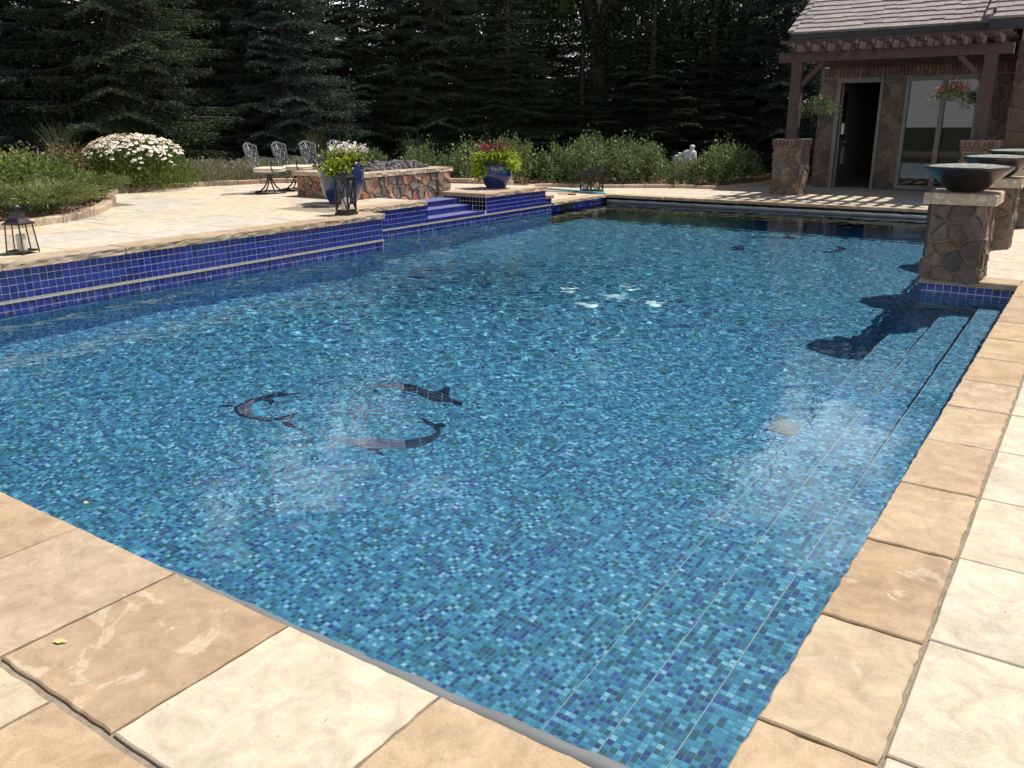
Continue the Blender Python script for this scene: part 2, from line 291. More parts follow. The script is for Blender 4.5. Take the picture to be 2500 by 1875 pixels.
def leafmat(name, cols, trans=0.35, rough=0.5):
    m = bpy.data.materials.new(name); m.use_nodes = True; nt = m.node_tree; nt.nodes.clear()
    o = nt.nodes.new('ShaderNodeOutputMaterial'); b = N(nt, 'ShaderNodeBsdfPrincipled', Roughness=rough); b.inputs['Specular IOR Level'].default_value = 0.12 if 'needle' in name else 0.35
    g = N(nt, 'ShaderNodeNewGeometry'); oi = N(nt, 'ShaderNodeObjectInfo')
    rp = ramp(nt, [(i / max(1, len(cols) - 1), c) for i, c in enumerate(cols)]); nt.links.new(g.outputs['Random Per Island'], rp.inputs[0])
    r2 = ramp(nt, [(0.0, (0.78, 0.8, 0.8)), (1.0, (1.2, 1.15, 1.1))]); nt.links.new(oi.outputs['Random'], r2.inputs[0])
    c = mixc(nt, 1.0, rp.outputs[0], r2.outputs[0], 'MULTIPLY')
    t = N(nt, 'ShaderNodeBsdfTranslucent'); nt.links.new(c, b.inputs['Base Color']); nt.links.new(c, t.inputs[0])
    mx = nt.nodes.new('ShaderNodeMixShader'); mx.inputs[0].default_value = trans
    nt.links.new(b.outputs[0], mx.inputs[1]); nt.links.new(t.outputs[0], mx.inputs[2]); nt.links.new(mx.outputs[0], o.inputs[0])
    return m
M['spruce'] = leafmat('spruce_needles', [(0.022, 0.036, 0.020), (0.037, 0.055, 0.029), (0.062, 0.085, 0.046)], 0.12, 0.6)
M['spruce_blue'] = leafmat('blue_spruce_needles', [(0.022, 0.036, 0.028), (0.036, 0.055, 0.043), (0.056, 0.08, 0.063)], 0.10, 0.6)
M['broad'] = leafmat('broad_tree_leaves', [(0.03, 0.05, 0.018), (0.05, 0.08, 0.025), (0.075, 0.11, 0.04)], 0.3)
M['willow'] = leafmat('willow_leaves', [(0.07, 0.11, 0.035), (0.10, 0.15, 0.05), (0.12, 0.17, 0.06)], 0.4)
M['rose'] = leafmat('rose_leaves', [(0.065, 0.10, 0.034), (0.105, 0.155, 0.05), (0.155, 0.205, 0.075), (0.22, 0.265, 0.12)], 0.3, 0.5)
M['spirea'] = leafmat('yellow_green_leaves', [(0.15, 0.19, 0.04), (0.26, 0.29, 0.06), (0.38, 0.38, 0.11)], 0.35)
M['redleaf'] = leafmat('bronze_leaves', [(0.16, 0.11, 0.05), (0.22, 0.14, 0.07), (0.16, 0.17, 0.06)], 0.3)
M['juniper'] = leafmat('juniper_needles', [(0.11, 0.145, 0.045), (0.17, 0.20, 0.07), (0.24, 0.26, 0.11)], 0.15)
M['daisyleaf'] = leafmat('daisy_leaves', [(0.06, 0.10, 0.022), (0.10, 0.15, 0.03), (0.18, 0.24, 0.05)], 0.3)
M['catmint'] = leafmat('grey_green_leaves', [(0.17, 0.19, 0.10), (0.24, 0.25, 0.14), (0.30, 0.30, 0.20)], 0.25)
M['grass'] = leafmat('grass_blades', [(0.05, 0.07, 0.025), (0.08, 0.10, 0.04)], 0.3)
M['lime'] = leafmat('lime_potato_vine_leaves', [(0.22, 0.30, 0.02), (0.30, 0.38, 0.03), (0.38, 0.44, 0.05)], 0.4)
M['dkleaf'] = leafmat('dark_green_leaves', [(0.03, 0.05, 0.02), (0.05, 0.08, 0.03)], 0.25)
M['petal_white'] = leafmat('white_petals', [(0.72, 0.70, 0.64), (0.82, 0.81, 0.76)], 0.25)
M['petal_red'] = leafmat('magenta_petals', [(0.45, 0.02, 0.10), (0.55, 0.04, 0.12), (0.35, 0.02, 0.03)], 0.25)
M['petal_coral'] = leafmat('coral_petals', [(0.60, 0.09, 0.07), (0.65, 0.14, 0.12)], 0.25)
M['petal_purple'] = leafmat('dark_purple_petals', [(0.04, 0.01, 0.06), (0.07, 0.02, 0.10)], 0.25)
M['petal_pink'] = leafmat('pink_petals', [(0.55, 0.10, 0.15), (0.62, 0.18, 0.22)], 0.25)
M['petal_lilac'] = leafmat('lilac_petals', [(0.34, 0.29, 0.36), (0.44, 0.38, 0.42)], 0.25)
M['daisyeye'] = flat('yellow_flower_eye', (0.55, 0.33, 0.03), 0.8)
M['bark'] = flat('grey_brown_bark', (0.075, 0.058, 0.045), 0.95, 0, 0.5, 8, bump=1.0)
M['dryleaf'] = flat('fallen_yellow_leaf', (0.62, 0.50, 0.20), 0.7)

# ------------------------------------------------------------------ mesh helpers
class MB:
    def __init__(s): s.v = []; s.f = []; s.mi = []
    def add(s, vs, fs, mi=0):
        o = len(s.v); s.v.extend([tuple(p) for p in vs]); s.f.extend([tuple(i + o for i in f) for f in fs]); s.mi.extend([mi] * len(fs)); return s
    def box(s, x0, x1, y0, y1, z0, z1, mi=0):
        return s.add([(x0,y0,z0),(x1,y0,z0),(x1,y1,z0),(x0,y1,z0),(x0,y0,z1),(x1,y0,z1),(x1,y1,z1),(x0,y1,z1)],
                     [(0,3,2,1),(4,5,6,7),(0,1,5,4),(1,2,6,5),(2,3,7,6),(3,0,4,7)], mi)
    def bar(s, a, b, w, h=None, up=(0,0,1), mi=0):
        a = Vector(a); b = Vector(b); d = (b - a).normalized(); h = h or w
        u = d.cross(Vector(up)); u = u.normalized() if u.length > 1e-4 else Vector((1,0,0)); n = u.cross(d).normalized()
        P = []
        for q in (a, b):
            for i, j in ((-1,-1),(1,-1),(1,1),(-1,1)): P.append(q + u * (i * w / 2) + n * (j * h / 2))
        return s.add(P, [(0,3,2,1),(4,5,6,7),(0,1,5,4),(1,2,6,5),(2,3,7,6),(3,0,4,7)], mi)
    def tube(s, path, r, n=6, mi=0, close=False):
        path = [Vector(p) for p in path]; L = len(path); P = []
        for i, p in enumerate(path):
            if close: d = path[(i + 1) % L] - path[i - 1]
            else: d = path[min(i + 1, L - 1)] - path[max(i - 1, 0)]
            d.normalize(); up = Vector((0,0,1)) if abs(d.z) < 0.95 else Vector((1,0,0))
            u = d.cross(up).normalized(); w = u.cross(d).normalized(); rr = r[i] if isinstance(r, (list, tuple)) else r
            for k in range(n):
                a = 2 * math.pi * k / n; P.append(p + u * (rr * math.cos(a)) + w * (rr * math.sin(a)))
        F = []
        for i in range(L if close else L - 1):
            j = (i + 1) % L
            for k in range(n): F.append((i*n+k, i*n+(k+1)%n, j*n+(k+1)%n, j*n+k))
        if not close: F.append(tuple(range(n))[::-1]); F.append(tuple((L-1)*n + k for k in range(n)))
        return s.add(P, F, mi)
    def lathe(s, prof, n=32, c=(0,0,0), mi=0):
        P = []
        for r, z in prof:
            for k in range(n):
                a = 2 * math.pi * k / n; P.append((c[0] + r * math.cos(a), c[1] + r * math.sin(a), c[2] + z))
        F = [(i*n+k, i*n+(k+1)%n, (i+1)*n+(k+1)%n, (i+1)*n+k) for i in range(len(prof)-1) for k in range(n)]
        F.append(tuple(range(n))[::-1]); F.append(tuple((len(prof)-1)*n + k for k in range(n)))
        return s.add(P, F, mi)
    def prism(s, poly, z0, z1, mi=0):
        n = len(poly)
        return s.add([(x,y,z0) for x,y in poly] + [(x,y,z1) for x,y in poly],
                     [tuple(range(n))[::-1], tuple(range(n,2*n))] + [(i,(i+1)%n,n+(i+1)%n,n+i) for i in range(n)], mi)
    def mesh(s, name, mats, smooth=False):
        me = bpy.data.meshes.new(name); me.from_pydata(s.v, [], s.f)
        for m in (mats if isinstance(mats, (list, tuple)) else [mats]): me.materials.append(M[m] if isinstance(m, str) else m)
        if any(s.mi): me.polygons.foreach_set('material_index', s.mi)
        if smooth: me.polygons.foreach_set('use_smooth', [True] * len(me.polygons))
        me.update(); return me
    def build(s, name, mats, parent=None, smooth=False, **kw):
        return obj(name, s.mesh(name, mats, smooth), parent, **kw)
def obj(name, data, parent=None, loc=(0,0,0), rot=(0,0,0), scale=None, label=None, cat=None, group=None, kind=None, recv=False):
    o = bpy.data.objects.new(name, data); COL.objects.link(o)
    o.location = loc; o.rotation_euler = rot
    if scale is not None: o.scale = scale if not isinstance(scale, (int, float)) else (scale,) * 3
    if parent is not None: o.parent = parent
    if label: o['label'] = label
    if cat: o['category'] = cat
    if group: o['group'] = group
    if kind: o['kind'] = kind
    if recv: o.cycles.is_caustics_receiver = True
    return o
def thing(name, label, cat, loc=(0,0,0), rotz=0.0, group=None, scale=None):
    return obj(name, None, None, loc, (0,0,rotz), scale, label, cat, group)
def copy_tree(o, parent=None):
    c = o.copy(); COL.objects.link(c); c.parent = parent
    for ch in list(o.children): copy_tree(ch, c)
    return c
def structure(name, label=None): return obj(name, None, kind='structure', label=label)

def slab_mesh(name, w, d, th, rng, m, step=0.08, jit=0.004, bev=0.006, rough=(), ramp_=0.012, levels=3, warp=0.0):
    """sawn or split stone: outline w x d centred on the origin, top at z = 0"""
    pts = []; side = []
    cs = [(-w/2,-d/2),(w/2,-d/2),(w/2,d/2),(-w/2,d/2)]; nm = [(0,-1),(1,0),(0,1),(-1,0)]; names = ['y-','x+','y+','x-']
    for k in range(4):
        a, b = cs[k], cs[(k+1)%4]; L = math.dist(a, b); n = max(1, int(round(L / step)))
        for i in range(n):
            t = i / n; off = rng.uniform(-jit, jit * 0.3) if i else -jit * 0.6
            pts.append((a[0]+(b[0]-a[0])*t + nm[k][0]*off, a[1]+(b[1]-a[1])*t + nm[k][1]*off)); side.append((k, i))
    seed_ = rng.uniform(0, 90); n = len(pts); zs = [-th]; zs += [-th * (1 - q / levels) for q in range(1, levels)] if rough else []
    zs.append(-bev); V = []
    for li, z in enumerate(zs):
        for (x, y), (k, i) in zip(pts, side):
            if names[k] in rough:
                o_ = ramp_ * (1.1 * mnoise.noise(Vector((x * 9 + seed_, y * 9, z * 22))) + rng.uniform(-.35, .35)) - ramp_ * .2; V.append((x + nm[k][0]*o_, y + nm[k][1]*o_, z + (rng.uniform(-.004,.004) if 0 < li < len(zs)-1 else 0)))
            else: V.append((x, y, z))
    for x, y in pts:
        s_ = 1 - 2 * bev / max(w, 0.02), 1 - 2 * bev / max(d, 0.02); V.append((x * s_[0], y * s_[1], rng.uniform(-warp, warp)))
    F = [tuple(range(n))[::-1]]
    for l in range(len(zs)): F += [(l*n+i, l*n+(i+1)%n, (l+1)*n+(i+1)%n, (l+1)*n+i) for i in range(n)]
    F.append(tuple(len(zs)*n + i for i in range(n)))
    me = bpy.data.meshes.new(name); me.from_pydata(V, [], F); me.materials.append(M[m]); me.update(); return me
def slab(name, parent, x0, x1, y0, y1, z, th, m, rng, gap=0.006, **kw):
    me = slab_mesh(name, x1 - x0 - gap, y1 - y0 - gap, th, rng, m, **kw)
    return obj(name, me, parent, ((x0+x1)/2, (y0+y1)/2, z + rng.uniform(-.0015, .0015)))

def clip(poly, a, b, c):
    """keep a*x+b*y<=c"""
    out = []
    for i, p in enumerate(poly):
        q = poly[(i+1) % len(poly)]; dp = a*p[0]+b*p[1]-c; dq = a*q[0]+b*q[1]-c
        if dp <= 0: out.append(p)
        if (dp < 0) != (dq < 0) and dp != dq:
            t = dp / (dp - dq); out.append((p[0]+(q[0]-p[0])*t, p[1]+(q[1]-p[1])*t))
    return out
def cells(W, H, size, rng, jit=0.42, asp=1.0):
    nx = max(1, round(W / (size * asp))); ny = max(1, round(H / size)); P = []
    for j in range(ny):
        for i in range(nx):
            P.append(((i + 0.5 + (0.25 if j % 2 else -0.25) + rng.uniform(-jit, jit)) * W / nx, (j + 0.5 + rng.uniform(-jit, jit)) * H / ny))
    P = [p for p in P if rng.random() > .12] or P
    out = []
    for i, p in enumerate(P):
        poly = [(0,0),(W,0),(W,H),(0,H)]
        for j, q in enumerate(P):
            if i == j: continue
            a, b = q[0]-p[0], q[1]-p[1]
            if a*a + b*b > (4*size*max(asp,1))**2: continue
            poly = clip(poly, a, b, (q[0]**2+q[1]**2-p[0]**2-p[1]**2)/2)
            if len(poly) < 3: break
        if len(poly) >= 3:
            ar = 0.5 * sum(poly[k][0]*poly[(k+1)%len(poly)][1]-poly[(k+1)%len(poly)][0]*poly[k][1] for k in range(len(poly)))
            if ar > 0.0012: out.append(poly)
    return out
def stone_face(parent, org, ud, vd, W, H, size, rng, m='veneer', depth=0.03, gap=0.006, name='stone', asp=1.0):
    """rubble facing on a wall rectangle, every stone its own mesh"""
    org = Vector(org); ud = Vector(ud).normalized(); vd = Vector(vd).normalized(); nd = ud.cross(vd)
    for poly in cells(W, H, size, rng, asp=asp):
        cx = sum(p[0] for p in poly)/len(poly); cy = sum(p[1] for p in poly)/len(poly)
        ring = []
        for k, p in enumerate(poly):                    # round the corners a little
            q = poly[(k+1)%len(poly)]
            ring += [(p[0]*.9+q[0]*.1, p[1]*.9+q[1]*.1), (p[0]*.5+q[0]*.5+rng.uniform(-.014,.014), p[1]*.5+q[1]*.5+rng.uniform(-.014,.014)), (p[0]*.1+q[0]*.9, p[1]*.1+q[1]*.9)] if math.dist(p, q) > 0.05 else [((p[0]+q[0])/2, (p[1]+q[1])/2)]
        d = depth * rng.uniform(0.6, 1.3); C = org + ud*cx + vd*cy; V = []; n = len(ring)
        if n < 3: continue
        for sc, h in ((1.0, -0.01), (0.985, d*0.7), (0.86, d)):
            for x, y in ring:
                dx, dy = x-cx, y-cy; L = math.hypot(dx, dy) or 1; g = max(0.3, 1 - gap / L) * sc; j = rng.uniform(-.25, .25) * d if h > 0 else 0
                V.append(ud*(dx*g) + vd*(dy*g) + nd*(h + j))
        F = [(l*n+i, l*n+(i+1)%n, (l+1)*n+(i+1)%n, (l+1)*n+i) for l in range(2) for i in range(n)] + [tuple(2*n+i for i in range(n))]
        me = bpy.data.meshes.new(name); me.from_pydata([tuple(v) for v in V], [], F); me.materials.append(M[m]); me.update()
        obj(name, me, parent, C)

def leaves_mesh(name, c, d, side, L, Wd, m, fold=0.0):
    """diamond leaves: base c, pointing d (unit), width axis side; arrays (n,3)"""
    n = len(c); L = np.broadcast_to(np.asarray(L, float).reshape(-1, 1) if np.ndim(L) else np.full((n,1), L), (n,1)); Wd = np.broadcast_to(np.asarray(Wd, float).reshape(-1, 1) if np.ndim(Wd) else np.full((n,1), Wd), (n,1))
    V = np.empty((n, 4, 3)); V[:,0] = c; V[:,1] = c + d*L*0.5 + side*Wd*0.5; V[:,2] = c + d*L; V[:,3] = c + d*L*0.5 - side*Wd*0.5
    return quads(name, V.reshape(-1, 3), m)
def quads(name, V, m):
    me = bpy.data.meshes.new(name); nv = len(V); nf = nv // 4
    me.vertices.add(nv); me.vertices.foreach_set('co', np.ascontiguousarray(V, dtype=np.float32).ravel())
    me.loops.add(nv); me.loops.foreach_set('vertex_index', np.arange(nv, dtype=np.int32))
    me.polygons.add(nf); me.polygons.foreach_set('loop_start', np.arange(0, nv, 4, dtype=np.int32)); me.polygons.foreach_set('loop_total', np.full(nf, 4, dtype=np.int32))
    me.update(calc_edges=True); me.materials.append(M[m] if isinstance(m, str) else m); return me
def unit(a): return a / np.maximum(np.linalg.norm(a, axis=-1, keepdims=True), 1e-9)
def perp(d, g):
    return unit(np.cross(d, unit(g.normal(size=d.shape))))

# ================================================================== SETTING
ZW = -0.155                       # water level; the lower deck is z = 0
ZP = 0.318                        # raised patio
rng = random.Random(11)
def fdepth(y): return 1.15 if y < 5 else (1.15 + (y - 5) * 0.16 if y < 11 else 2.11)

g = MB()
for x0, x1, y0, y1 in ((-150, -9.3, -150, 180), (-0.4, 150, -150, 180), (-9.3, -0.4, -150, 1.2), (-9.3, -0.4, 17.0, 180)):
    g.add([(x0,y0,-.06),(x1,y0,-.06),(x1,y1,-.06),(x0,y1,-.06)], [(0,1,2,3)])
g.build('ground', 'lawn', kind='structure')

# ---- lower deck
deck = structure('pool_deck')
b = MB()
b.box(-0.505, 12, -6, 9.23, -2.6, -0.014); b.box(-1.35, 12, 9.23, 16.7, -2.6, -0.014); b.box(-14, 12, 16.9, 40, -2.6, -0.014)
b.box(-14, -0.505, -6, 1.478, -2.6, -0.014); b.box(-14, -8.806, 14.18, 16.9, -2.6, -0.014)
b.build('bedding', 'mortar', deck)
xs = [-4.9, -4.3, -3.7, -3.089, -2.471, -1.89, -1.28, -0.537]
for a, c in zip(xs, xs[1:]):
    slab('coping_stone', deck, a, c, 0.91, 1.508, 0, 0.055, 'coping' if abs(a + 1.89) > .01 else 'pale', rng, gap=0.008, step=0.045, jit=0.004, bev=0.005)
x = -5.0
while x < 0.6:
    w = rng.choice((0.6, 0.75, 0.9)); slab('paving_slab', deck, x, x + w, 0.25, 0.90, 0, 0.05, 'coping', rng, gap=0.012, step=0.05, jit=0.006); x += w
ys = [0.7, 1.3, 1.899, 2.5, 3.113, 3.739, 4.364, 4.991, 5.57, 6.172, 6.79, 7.4, 8.0, 8.6, 9.2]
for a, c in zip(ys, ys[1:]):
    slab('coping_stone', deck, -0.535 if a > 1.25 else -0.53, -0.225, a, c, 0, 0.055, 'coping', rng, gap=0.008, step=0.04, jit=0.006, bev=0.005)
ys = [0.12, 0.74, 1.34, 1.942, 2.534, 3.138, 3.744, 4.37, 4.99, 5.57, 6.17, 6.78, 7.4, 8.0, 8.6, 9.2]
for a, c in zip(ys, ys[1:]):
    x = -0.222
    for w in (0.9, 0.9, 0.9):
        slab('paving_slab', deck, x, x + w, a, c, -0.001, 0.05, 'pale', rng, gap=0.006, step=0.12, jit=0.0025, bev=0.004); x += w
for a, c in ((-1.385, -0.95), (-0.95, -0.52), (-0.52, 0.1), (0.1, 1.0), (1.0, 1.9)):
    slab('coping_stone', deck, a, c, 9.19, 9.52, 0, 0.055, 'coping', rng, gap=0.006, step=0.08)
y = 9.52
while y < 16.3:
    d = rng.choice((0.6, 0.9)); x = -1.385
    for w in (0.95, 0.9, 0.9, 0.9):
        slab('paving_slab', deck, x, x + w, y, min(y + d, 16.4), -0.001, 0.05, 'pale', rng, gap=0.006, step=0.3, jit=0.002, bev=0.004); x += w
    y += d
x = -9.1
while x < 2.2:
    w = rng.uniform(0.62, 0.86); slab('coping_stone', deck, x, x + w, 16.4, 16.75, 0, 0.055, 'coping', rng, gap=0.012, step=0.08, jit=0.006, rough=('y-',)); x += w
y = 16.75
while y < 21.2:
    d = rng.choice((0.75, 0.9)); x = -11.6 + rng.uniform(-.4, 0)
    while x < 2.0:
        w = rng.choice((0.75, 0.9, 1.1)); slab('paving_slab', deck, x, x + w, y, y + d, -0.001, 0.05, 'pale', rng, gap=0.008, step=0.4, jit=0.002, bev=0.004); x += w
    y += d
y = 14.21
while y < 16.35:
    d = 0.72; slab('coping_stone', deck, -9.1, -8.77, y, min(y + d, 16.4), 0, 0.055, 'coping', rng, gap=0.008, step=0.06, rough=('x+',))
    for x in (-10.0, -10.9, -11.8): slab('paving_slab', deck, x, x + 0.9, y, min(y + d, 16.75), -0.001, 0.05, 'pale', rng, gap=0.006, step=0.3)
    y += d

# ---- raised patio
patio = structure('raised_patio')
b = MB()
b.box(-16, -8.056, -2, 8.62, -2.6, 0.262); b.box(-16, -8.806, 8.62, 10.42, -2.6, 0.262); b.box(-16, -9.87, 10.42, 12.04, -2.6, 0.262)
b.box(-16, -8.806, 12.04, 13.97, -2.6, 0.262); b.box(-9.3, -8.806, 13.97, 14.18, -2.6, 0.085)
b.build('retaining_wall', 'grout', patio, recv=True)
b = MB(); b.box(-16, -8.2, -2, 8.6, 0.262, 0.304); b.box(-16, -9.0, 8.6, 10.40, 0.262, 0.304); b.box(-16, -9.85, 10.40, 12.06, 0.262, 0.304); b.box(-16, -9.0, 12.06, 13.95, 0.262, 0.304)
b.build('bedding', 'mortar', patio)
KERB = [(-10.59,1.5),(-10.59,3.2),(-10.59,4.86),(-10.62,5.29),(-10.82,5.82),(-11.28,6.46),(-11.98,7.09),(-13.14,7.89),(-14.15,8.46),(-14.62,8.85),(-14.72,9.5),(-14.62,10.27),(-14.59,10.88),(-14.35,11.6),(-14.0,12.19),(-12.8,13.1),(-11.06,13.82),(-10.26,13.98),(-9.62,14.05)]
KERB2 = [(-9.62,14.25),(-10.3,15.5),(-11.29,17.5),(-10.7,17.95),(-9.78,18.03),(-8.9,18.5),(-8.29,18.85),(-7.3,18.92),(-6.98,19.6),(-6.88,21.0),(-6.8,23.5)]
def inside(p, poly):
    r = False
    for i in range(len(poly)):
        (x1, y1), (x2, y2) = poly[i-1], poly[i]
        if (y1 > p[1]) != (y2 > p[1]) and p[0] < (x2-x1)*(p[1]-y1)/(y2-y1)+x1: r = not r
    return r
PPOLY = KERB + [(-8.3, 14.05), (-8.3, 1.5)]
y = 2.4
while y < 8.64:
    d = min(rng.choice((0.62, 0.9, 1.2)), 8.66 - y)
    if 8.66 - (y + d) < 0.25: d = 8.66 - y
    slab('coping_stone', patio, -8.37, -8.02, y, y + d, ZP, 0.068, 'coping', rng, gap=0.008, step=0.055, jit=0.004, rough=('x+', 'y+') if y + d > 8.6 else ('x+',), ramp_=0.011, levels=3); y += d
for a, c in ((8.66, 9.3), (9.3, 9.95), (9.95, 10.45)):
    slab('coping_stone', patio, -9.12, -8.77, a, c, ZP, 0.068, 'coping', rng, gap=0.008, step=0.055, rough=('x+', 'y+') if c > 10.4 else ('x+',), ramp_=0.011, levels=3)
slab('coping_stone', patio, -8.77, -8.37, 8.3, 8.66, ZP, 0.068, 'coping', rng, gap=0.006, step=0.06)
for a, c in ((12.0, 12.66), (12.66, 13.3), (13.3, 14.0)):
    slab('coping_stone', patio, -9.12, -8.77, a, c, ZP, 0.068, 'coping', rng, gap=0.008, step=0.055, rough=('x+',), ramp_=0.011, levels=3)
for a, c in ((-9.83, -9.5), (-9.5, -9.12)): slab('coping_stone', patio, a, c, 12.0, 12.35, ZP, 0.068, 'coping', rng, gap=0.006, step=0.1)
slab('paving_slab', patio, -9.83, -9.12, 9.85, 10.44, ZP + .002, 0.05, 'patio', rng, step=.2)
slab('coping_stone', patio, -9.12, -8.76, 14.0, 14.22, 0.144, 0.06, 'coping', rng, gap=0.006, step=0.03, rough=('x+', 'y-'))
x = -8.37; k = 0
while x > -15.0:
    w = (0.62, 0.9, 0.75)[k % 3]; k += 1; y = 2.2 + rng.uniform(0, .5)
    while y < 13.9:
        d = rng.choice((0.6, 0.9, 1.2)); y1 = min(y + d, 13.98); cx, cy = x - w/2, (y + y1)/2
        ok = inside((cx, cy), PPOLY) or inside((cx + w/2, cy), PPOLY)
        if cx > -9.12 and cy > 8.55: ok = False
        if cx > -9.85 and 10.2 < cy < 12.3: ok = False
        if cx < -12.8 and 0: ok = False
        if ok:
            xa = x - w; xb = x
            if y1 > 8.62 and xb > -9.12: y1 = 8.3 if y < 8.3 else y1
            slab('paving_slab', patio, xa, xb, y, y1, ZP - 0.001, 0.05, 'patio', rng, gap=0.007, step=0.3, jit=0.002, bev=0.004)
        y += d
    x -= w

# kerb stones round the beds
def kerb_run(parent, pts, z, h, wid, m='kerb'):
    P = [Vector((p[0], p[1], 0)) for p in pts]; seg = []; cur = P[0]; acc = rng.uniform(.4, .6)
    dense = []
    for a, c in zip(P, P[1:]):
        n = max(1, int((c - a).length / 0.05)); dense += [a.lerp(c, i / n) for i in range(n)]
    i = 0
    while i < len(dense) - 4:
        L = rng.randint(8, 13); j = min(i + L, len(dense) - 1); a, c = dense[i], dense[j]; d = (c - a).normalized(); le = (c - a).length
        me = slab_mesh('kerb_stone', le - 0.012, wid, h + 0.1, rng, m, step=0.09, jit=0.006, bev=0.014)
        obj('kerb_stone', me, parent, ((a.x+c.x)/2 - d.y*wid/2, (a.y+c.y)/2 + d.x*wid/2, z + h + rng.uniform(-.006,.006)), (0,0,math.atan2(d.y, d.x))); i = j
kerb = structure('garden_kerb')
kerb_run(kerb, KERB, ZP, 0.085, 0.16); kerb_run(kerb, KERB2, 0, 0.075, 0.16)
# planting beds
import bmesh
bm = bmesh.new()
ring = [(x - 0.06, y, 0.36) for x, y in KERB] + [(x - 0.06, y + .05, 0.05) for x, y in KERB2] + [(-6.8, 60, .2), (-80, 60, .3), (-80, 1.5, .36)]
vs = [bm.verts.new(p) for p in ring]; ed = [bm.edges.new((vs[i-1], vs[i])) for i in range(len(vs))]
bmesh.ops.triangle_fill(bm, edges=ed, use_beauty=True)
me = bpy.data.meshes.new('flower_bed'); bm.to_mesh(me); bm.free(); me.materials.append(M['soil'])
bed = obj('flower_bed', me, kind='structure')
# wood-chip mulch scattered along the front of the beds
gen = np.random.default_rng(5)
C = []
for pts, z in ((KERB, 0.37), (KERB2, 0.075)):
    for a, c in zip(pts, pts[1:]):
        n = int(math.dist(a, c) * 170); t = gen.random(n)[:, None]; a = np.array(a); c = np.array(c); dd = (c - a) / np.linalg.norm(c - a)
        p = a + (c - a) * t + np.array([-dd[1], dd[0]]) * (0.16 + gen.random(n)[:, None] * 0.7); C.append(np.c_[p, np.full(n, z) + gen.random(n) * 0.03])
C = np.concatenate(C); d = unit(gen.normal(size=C.shape) * [1, 1, .35])
obj('bark_chips', leaves_mesh('bark_chips', C, d, perp(d, gen), 0.05, 0.03, flat('bark_chip', (0.22, 0.13, 0.08), 0.9, 0, 0.5, 20)), kind='stuff')

# ---- pool basin
pool = structure('swimming_pool')
FZ = ZW - 1.15
b = MB()
def fq(y0, y1, x0, x1): b.add([(x0,y0,ZW-fdepth(y0)-.0012),(x1,y0,ZW-fdepth(y0)-.0012),(x1,y1,ZW-fdepth(y1)-.0012),(x0,y1,ZW-fdepth(y1)-.0012)], [(0,1,2,3)])
fq(1.0, 5.0, -9.4, -0.3); fq(5.0, 11.0, -9.4, -0.3); fq(11.0, 17.2, -9.4, -0.3)
b.build('pool_floor', 'mosaic', pool, recv=True)
STEP = ((-0.80, 0.33), (-1.10, 0.63), (-1.425, 0.93))
YT = 6.0
bn = MB(); bf = MB(); br = MB()
for k, (xe, dp) in enumerate(STEP):
    z = ZW - dp; x1 = (-0.45, -0.79, -1.09)[k]
    bn.box(xe, x1, 1.0, YT, -2.4, z - 0.0014); bf.box(xe, x1, YT + 0.001, 9.225, -2.4, z)
    br.add([(xe-.003,1.0,z-.014),(xe-.003,9.22,z-.014),(xe-.003,9.22,-2.3),(xe-.003,1.0,-2.3)], [(0,3,2,1)])
bn.build('step', 'mosaic', pool, recv=True); bf.build('step', 'mosaic', pool, recv=True); br.build('step_riser', 'mosaic', pool, recv=True)
for k, (xe, dp) in enumerate(STEP):      # pale edging strip on each nosing
    MB().box(xe - 0.005, xe - 0.0005, 1.0, 9.2, ZW - dp - 0.010, ZW - dp + 0.0014).build('step_edging', 'nosing', pool, recv=True)
# mosaic tiles as real pieces where they are large enough to see
spots = []
for i in range(round(-5.2 / PITCH), round(-1.425 / PITCH)):
    for j in range(round(1.5 / PITCH), round(5.0 / PITCH)): spots.append(((i + .5) * PITCH, (j + .5) * PITCH, FZ))
nfloor = len(spots)
for k, (xe, dp) in enumerate(STEP):
    x1 = (-0.505, -0.80, -1.10)[k]
    for i in range(round(xe / PITCH), round(x1 / PITCH)):
        for j in range(round(1.5 / PITCH), round(YT / PITCH)): spots.append(((i + .5) * PITCH, (j + .5) * PITCH, ZW - dp))
spots = np.array(spots)
dist = np.linalg.norm(spots - [0, 0, 1.5], axis=1)
dist[(spots[:,1] < 1.95) | (spots[:,0] > -0.54)] = 99
order = np.argsort(dist); near = order[:300]; rest = np.setdiff1d(np.arange(len(spots)), near)
h = PITCH / 2
def octa(r0, c, z): return [(-r0+c,-r0,z),(r0-c,-r0,z),(r0,-r0+c,z),(r0,r0-c,z),(r0-c,r0,z),(-r0+c,r0,z),(-r0,r0-c,z),(-r0,-r0+c,z)]
mbt = MB(); mbt.add(octa(h-.0011, .003, -.003) + octa(h-.0011, .003, -.0005) + octa(h-.0016, .003, 0), [(l*8+i, l*8+(i+1)%8, (l+1)*8+(i+1)%8, (l+1)*8+i) for l in range(2) for i in range(8)] + [tuple(range(16,24))])
tile_me = mbt.mesh('tile', 'mosaic')
for i in near: obj('tile', tile_me, pool, tuple(spots[i]), recv=True)
c = spots[rest]; a = h - .0011; t = h - .0016
lo = np.array([(-a,-a,-.004),(a,-a,-.004),(a,a,-.004),(-a,a,-.004)]); hi = np.array([(-t,-t,0),(t,-t,0),(t,t,0),(-t,t,0)])
V = np.concatenate([np.stack([lo[k], lo[(k+1)%4], hi[(k+1)%4], hi[k]]) for k in range(4)] + [hi]).reshape(-1, 3)
obj('tile_field', quads('tile_field', (c[:, None, :] + V[None]).reshape(-1, 3), 'mosaic'), pool, kind='stuff', recv=True)

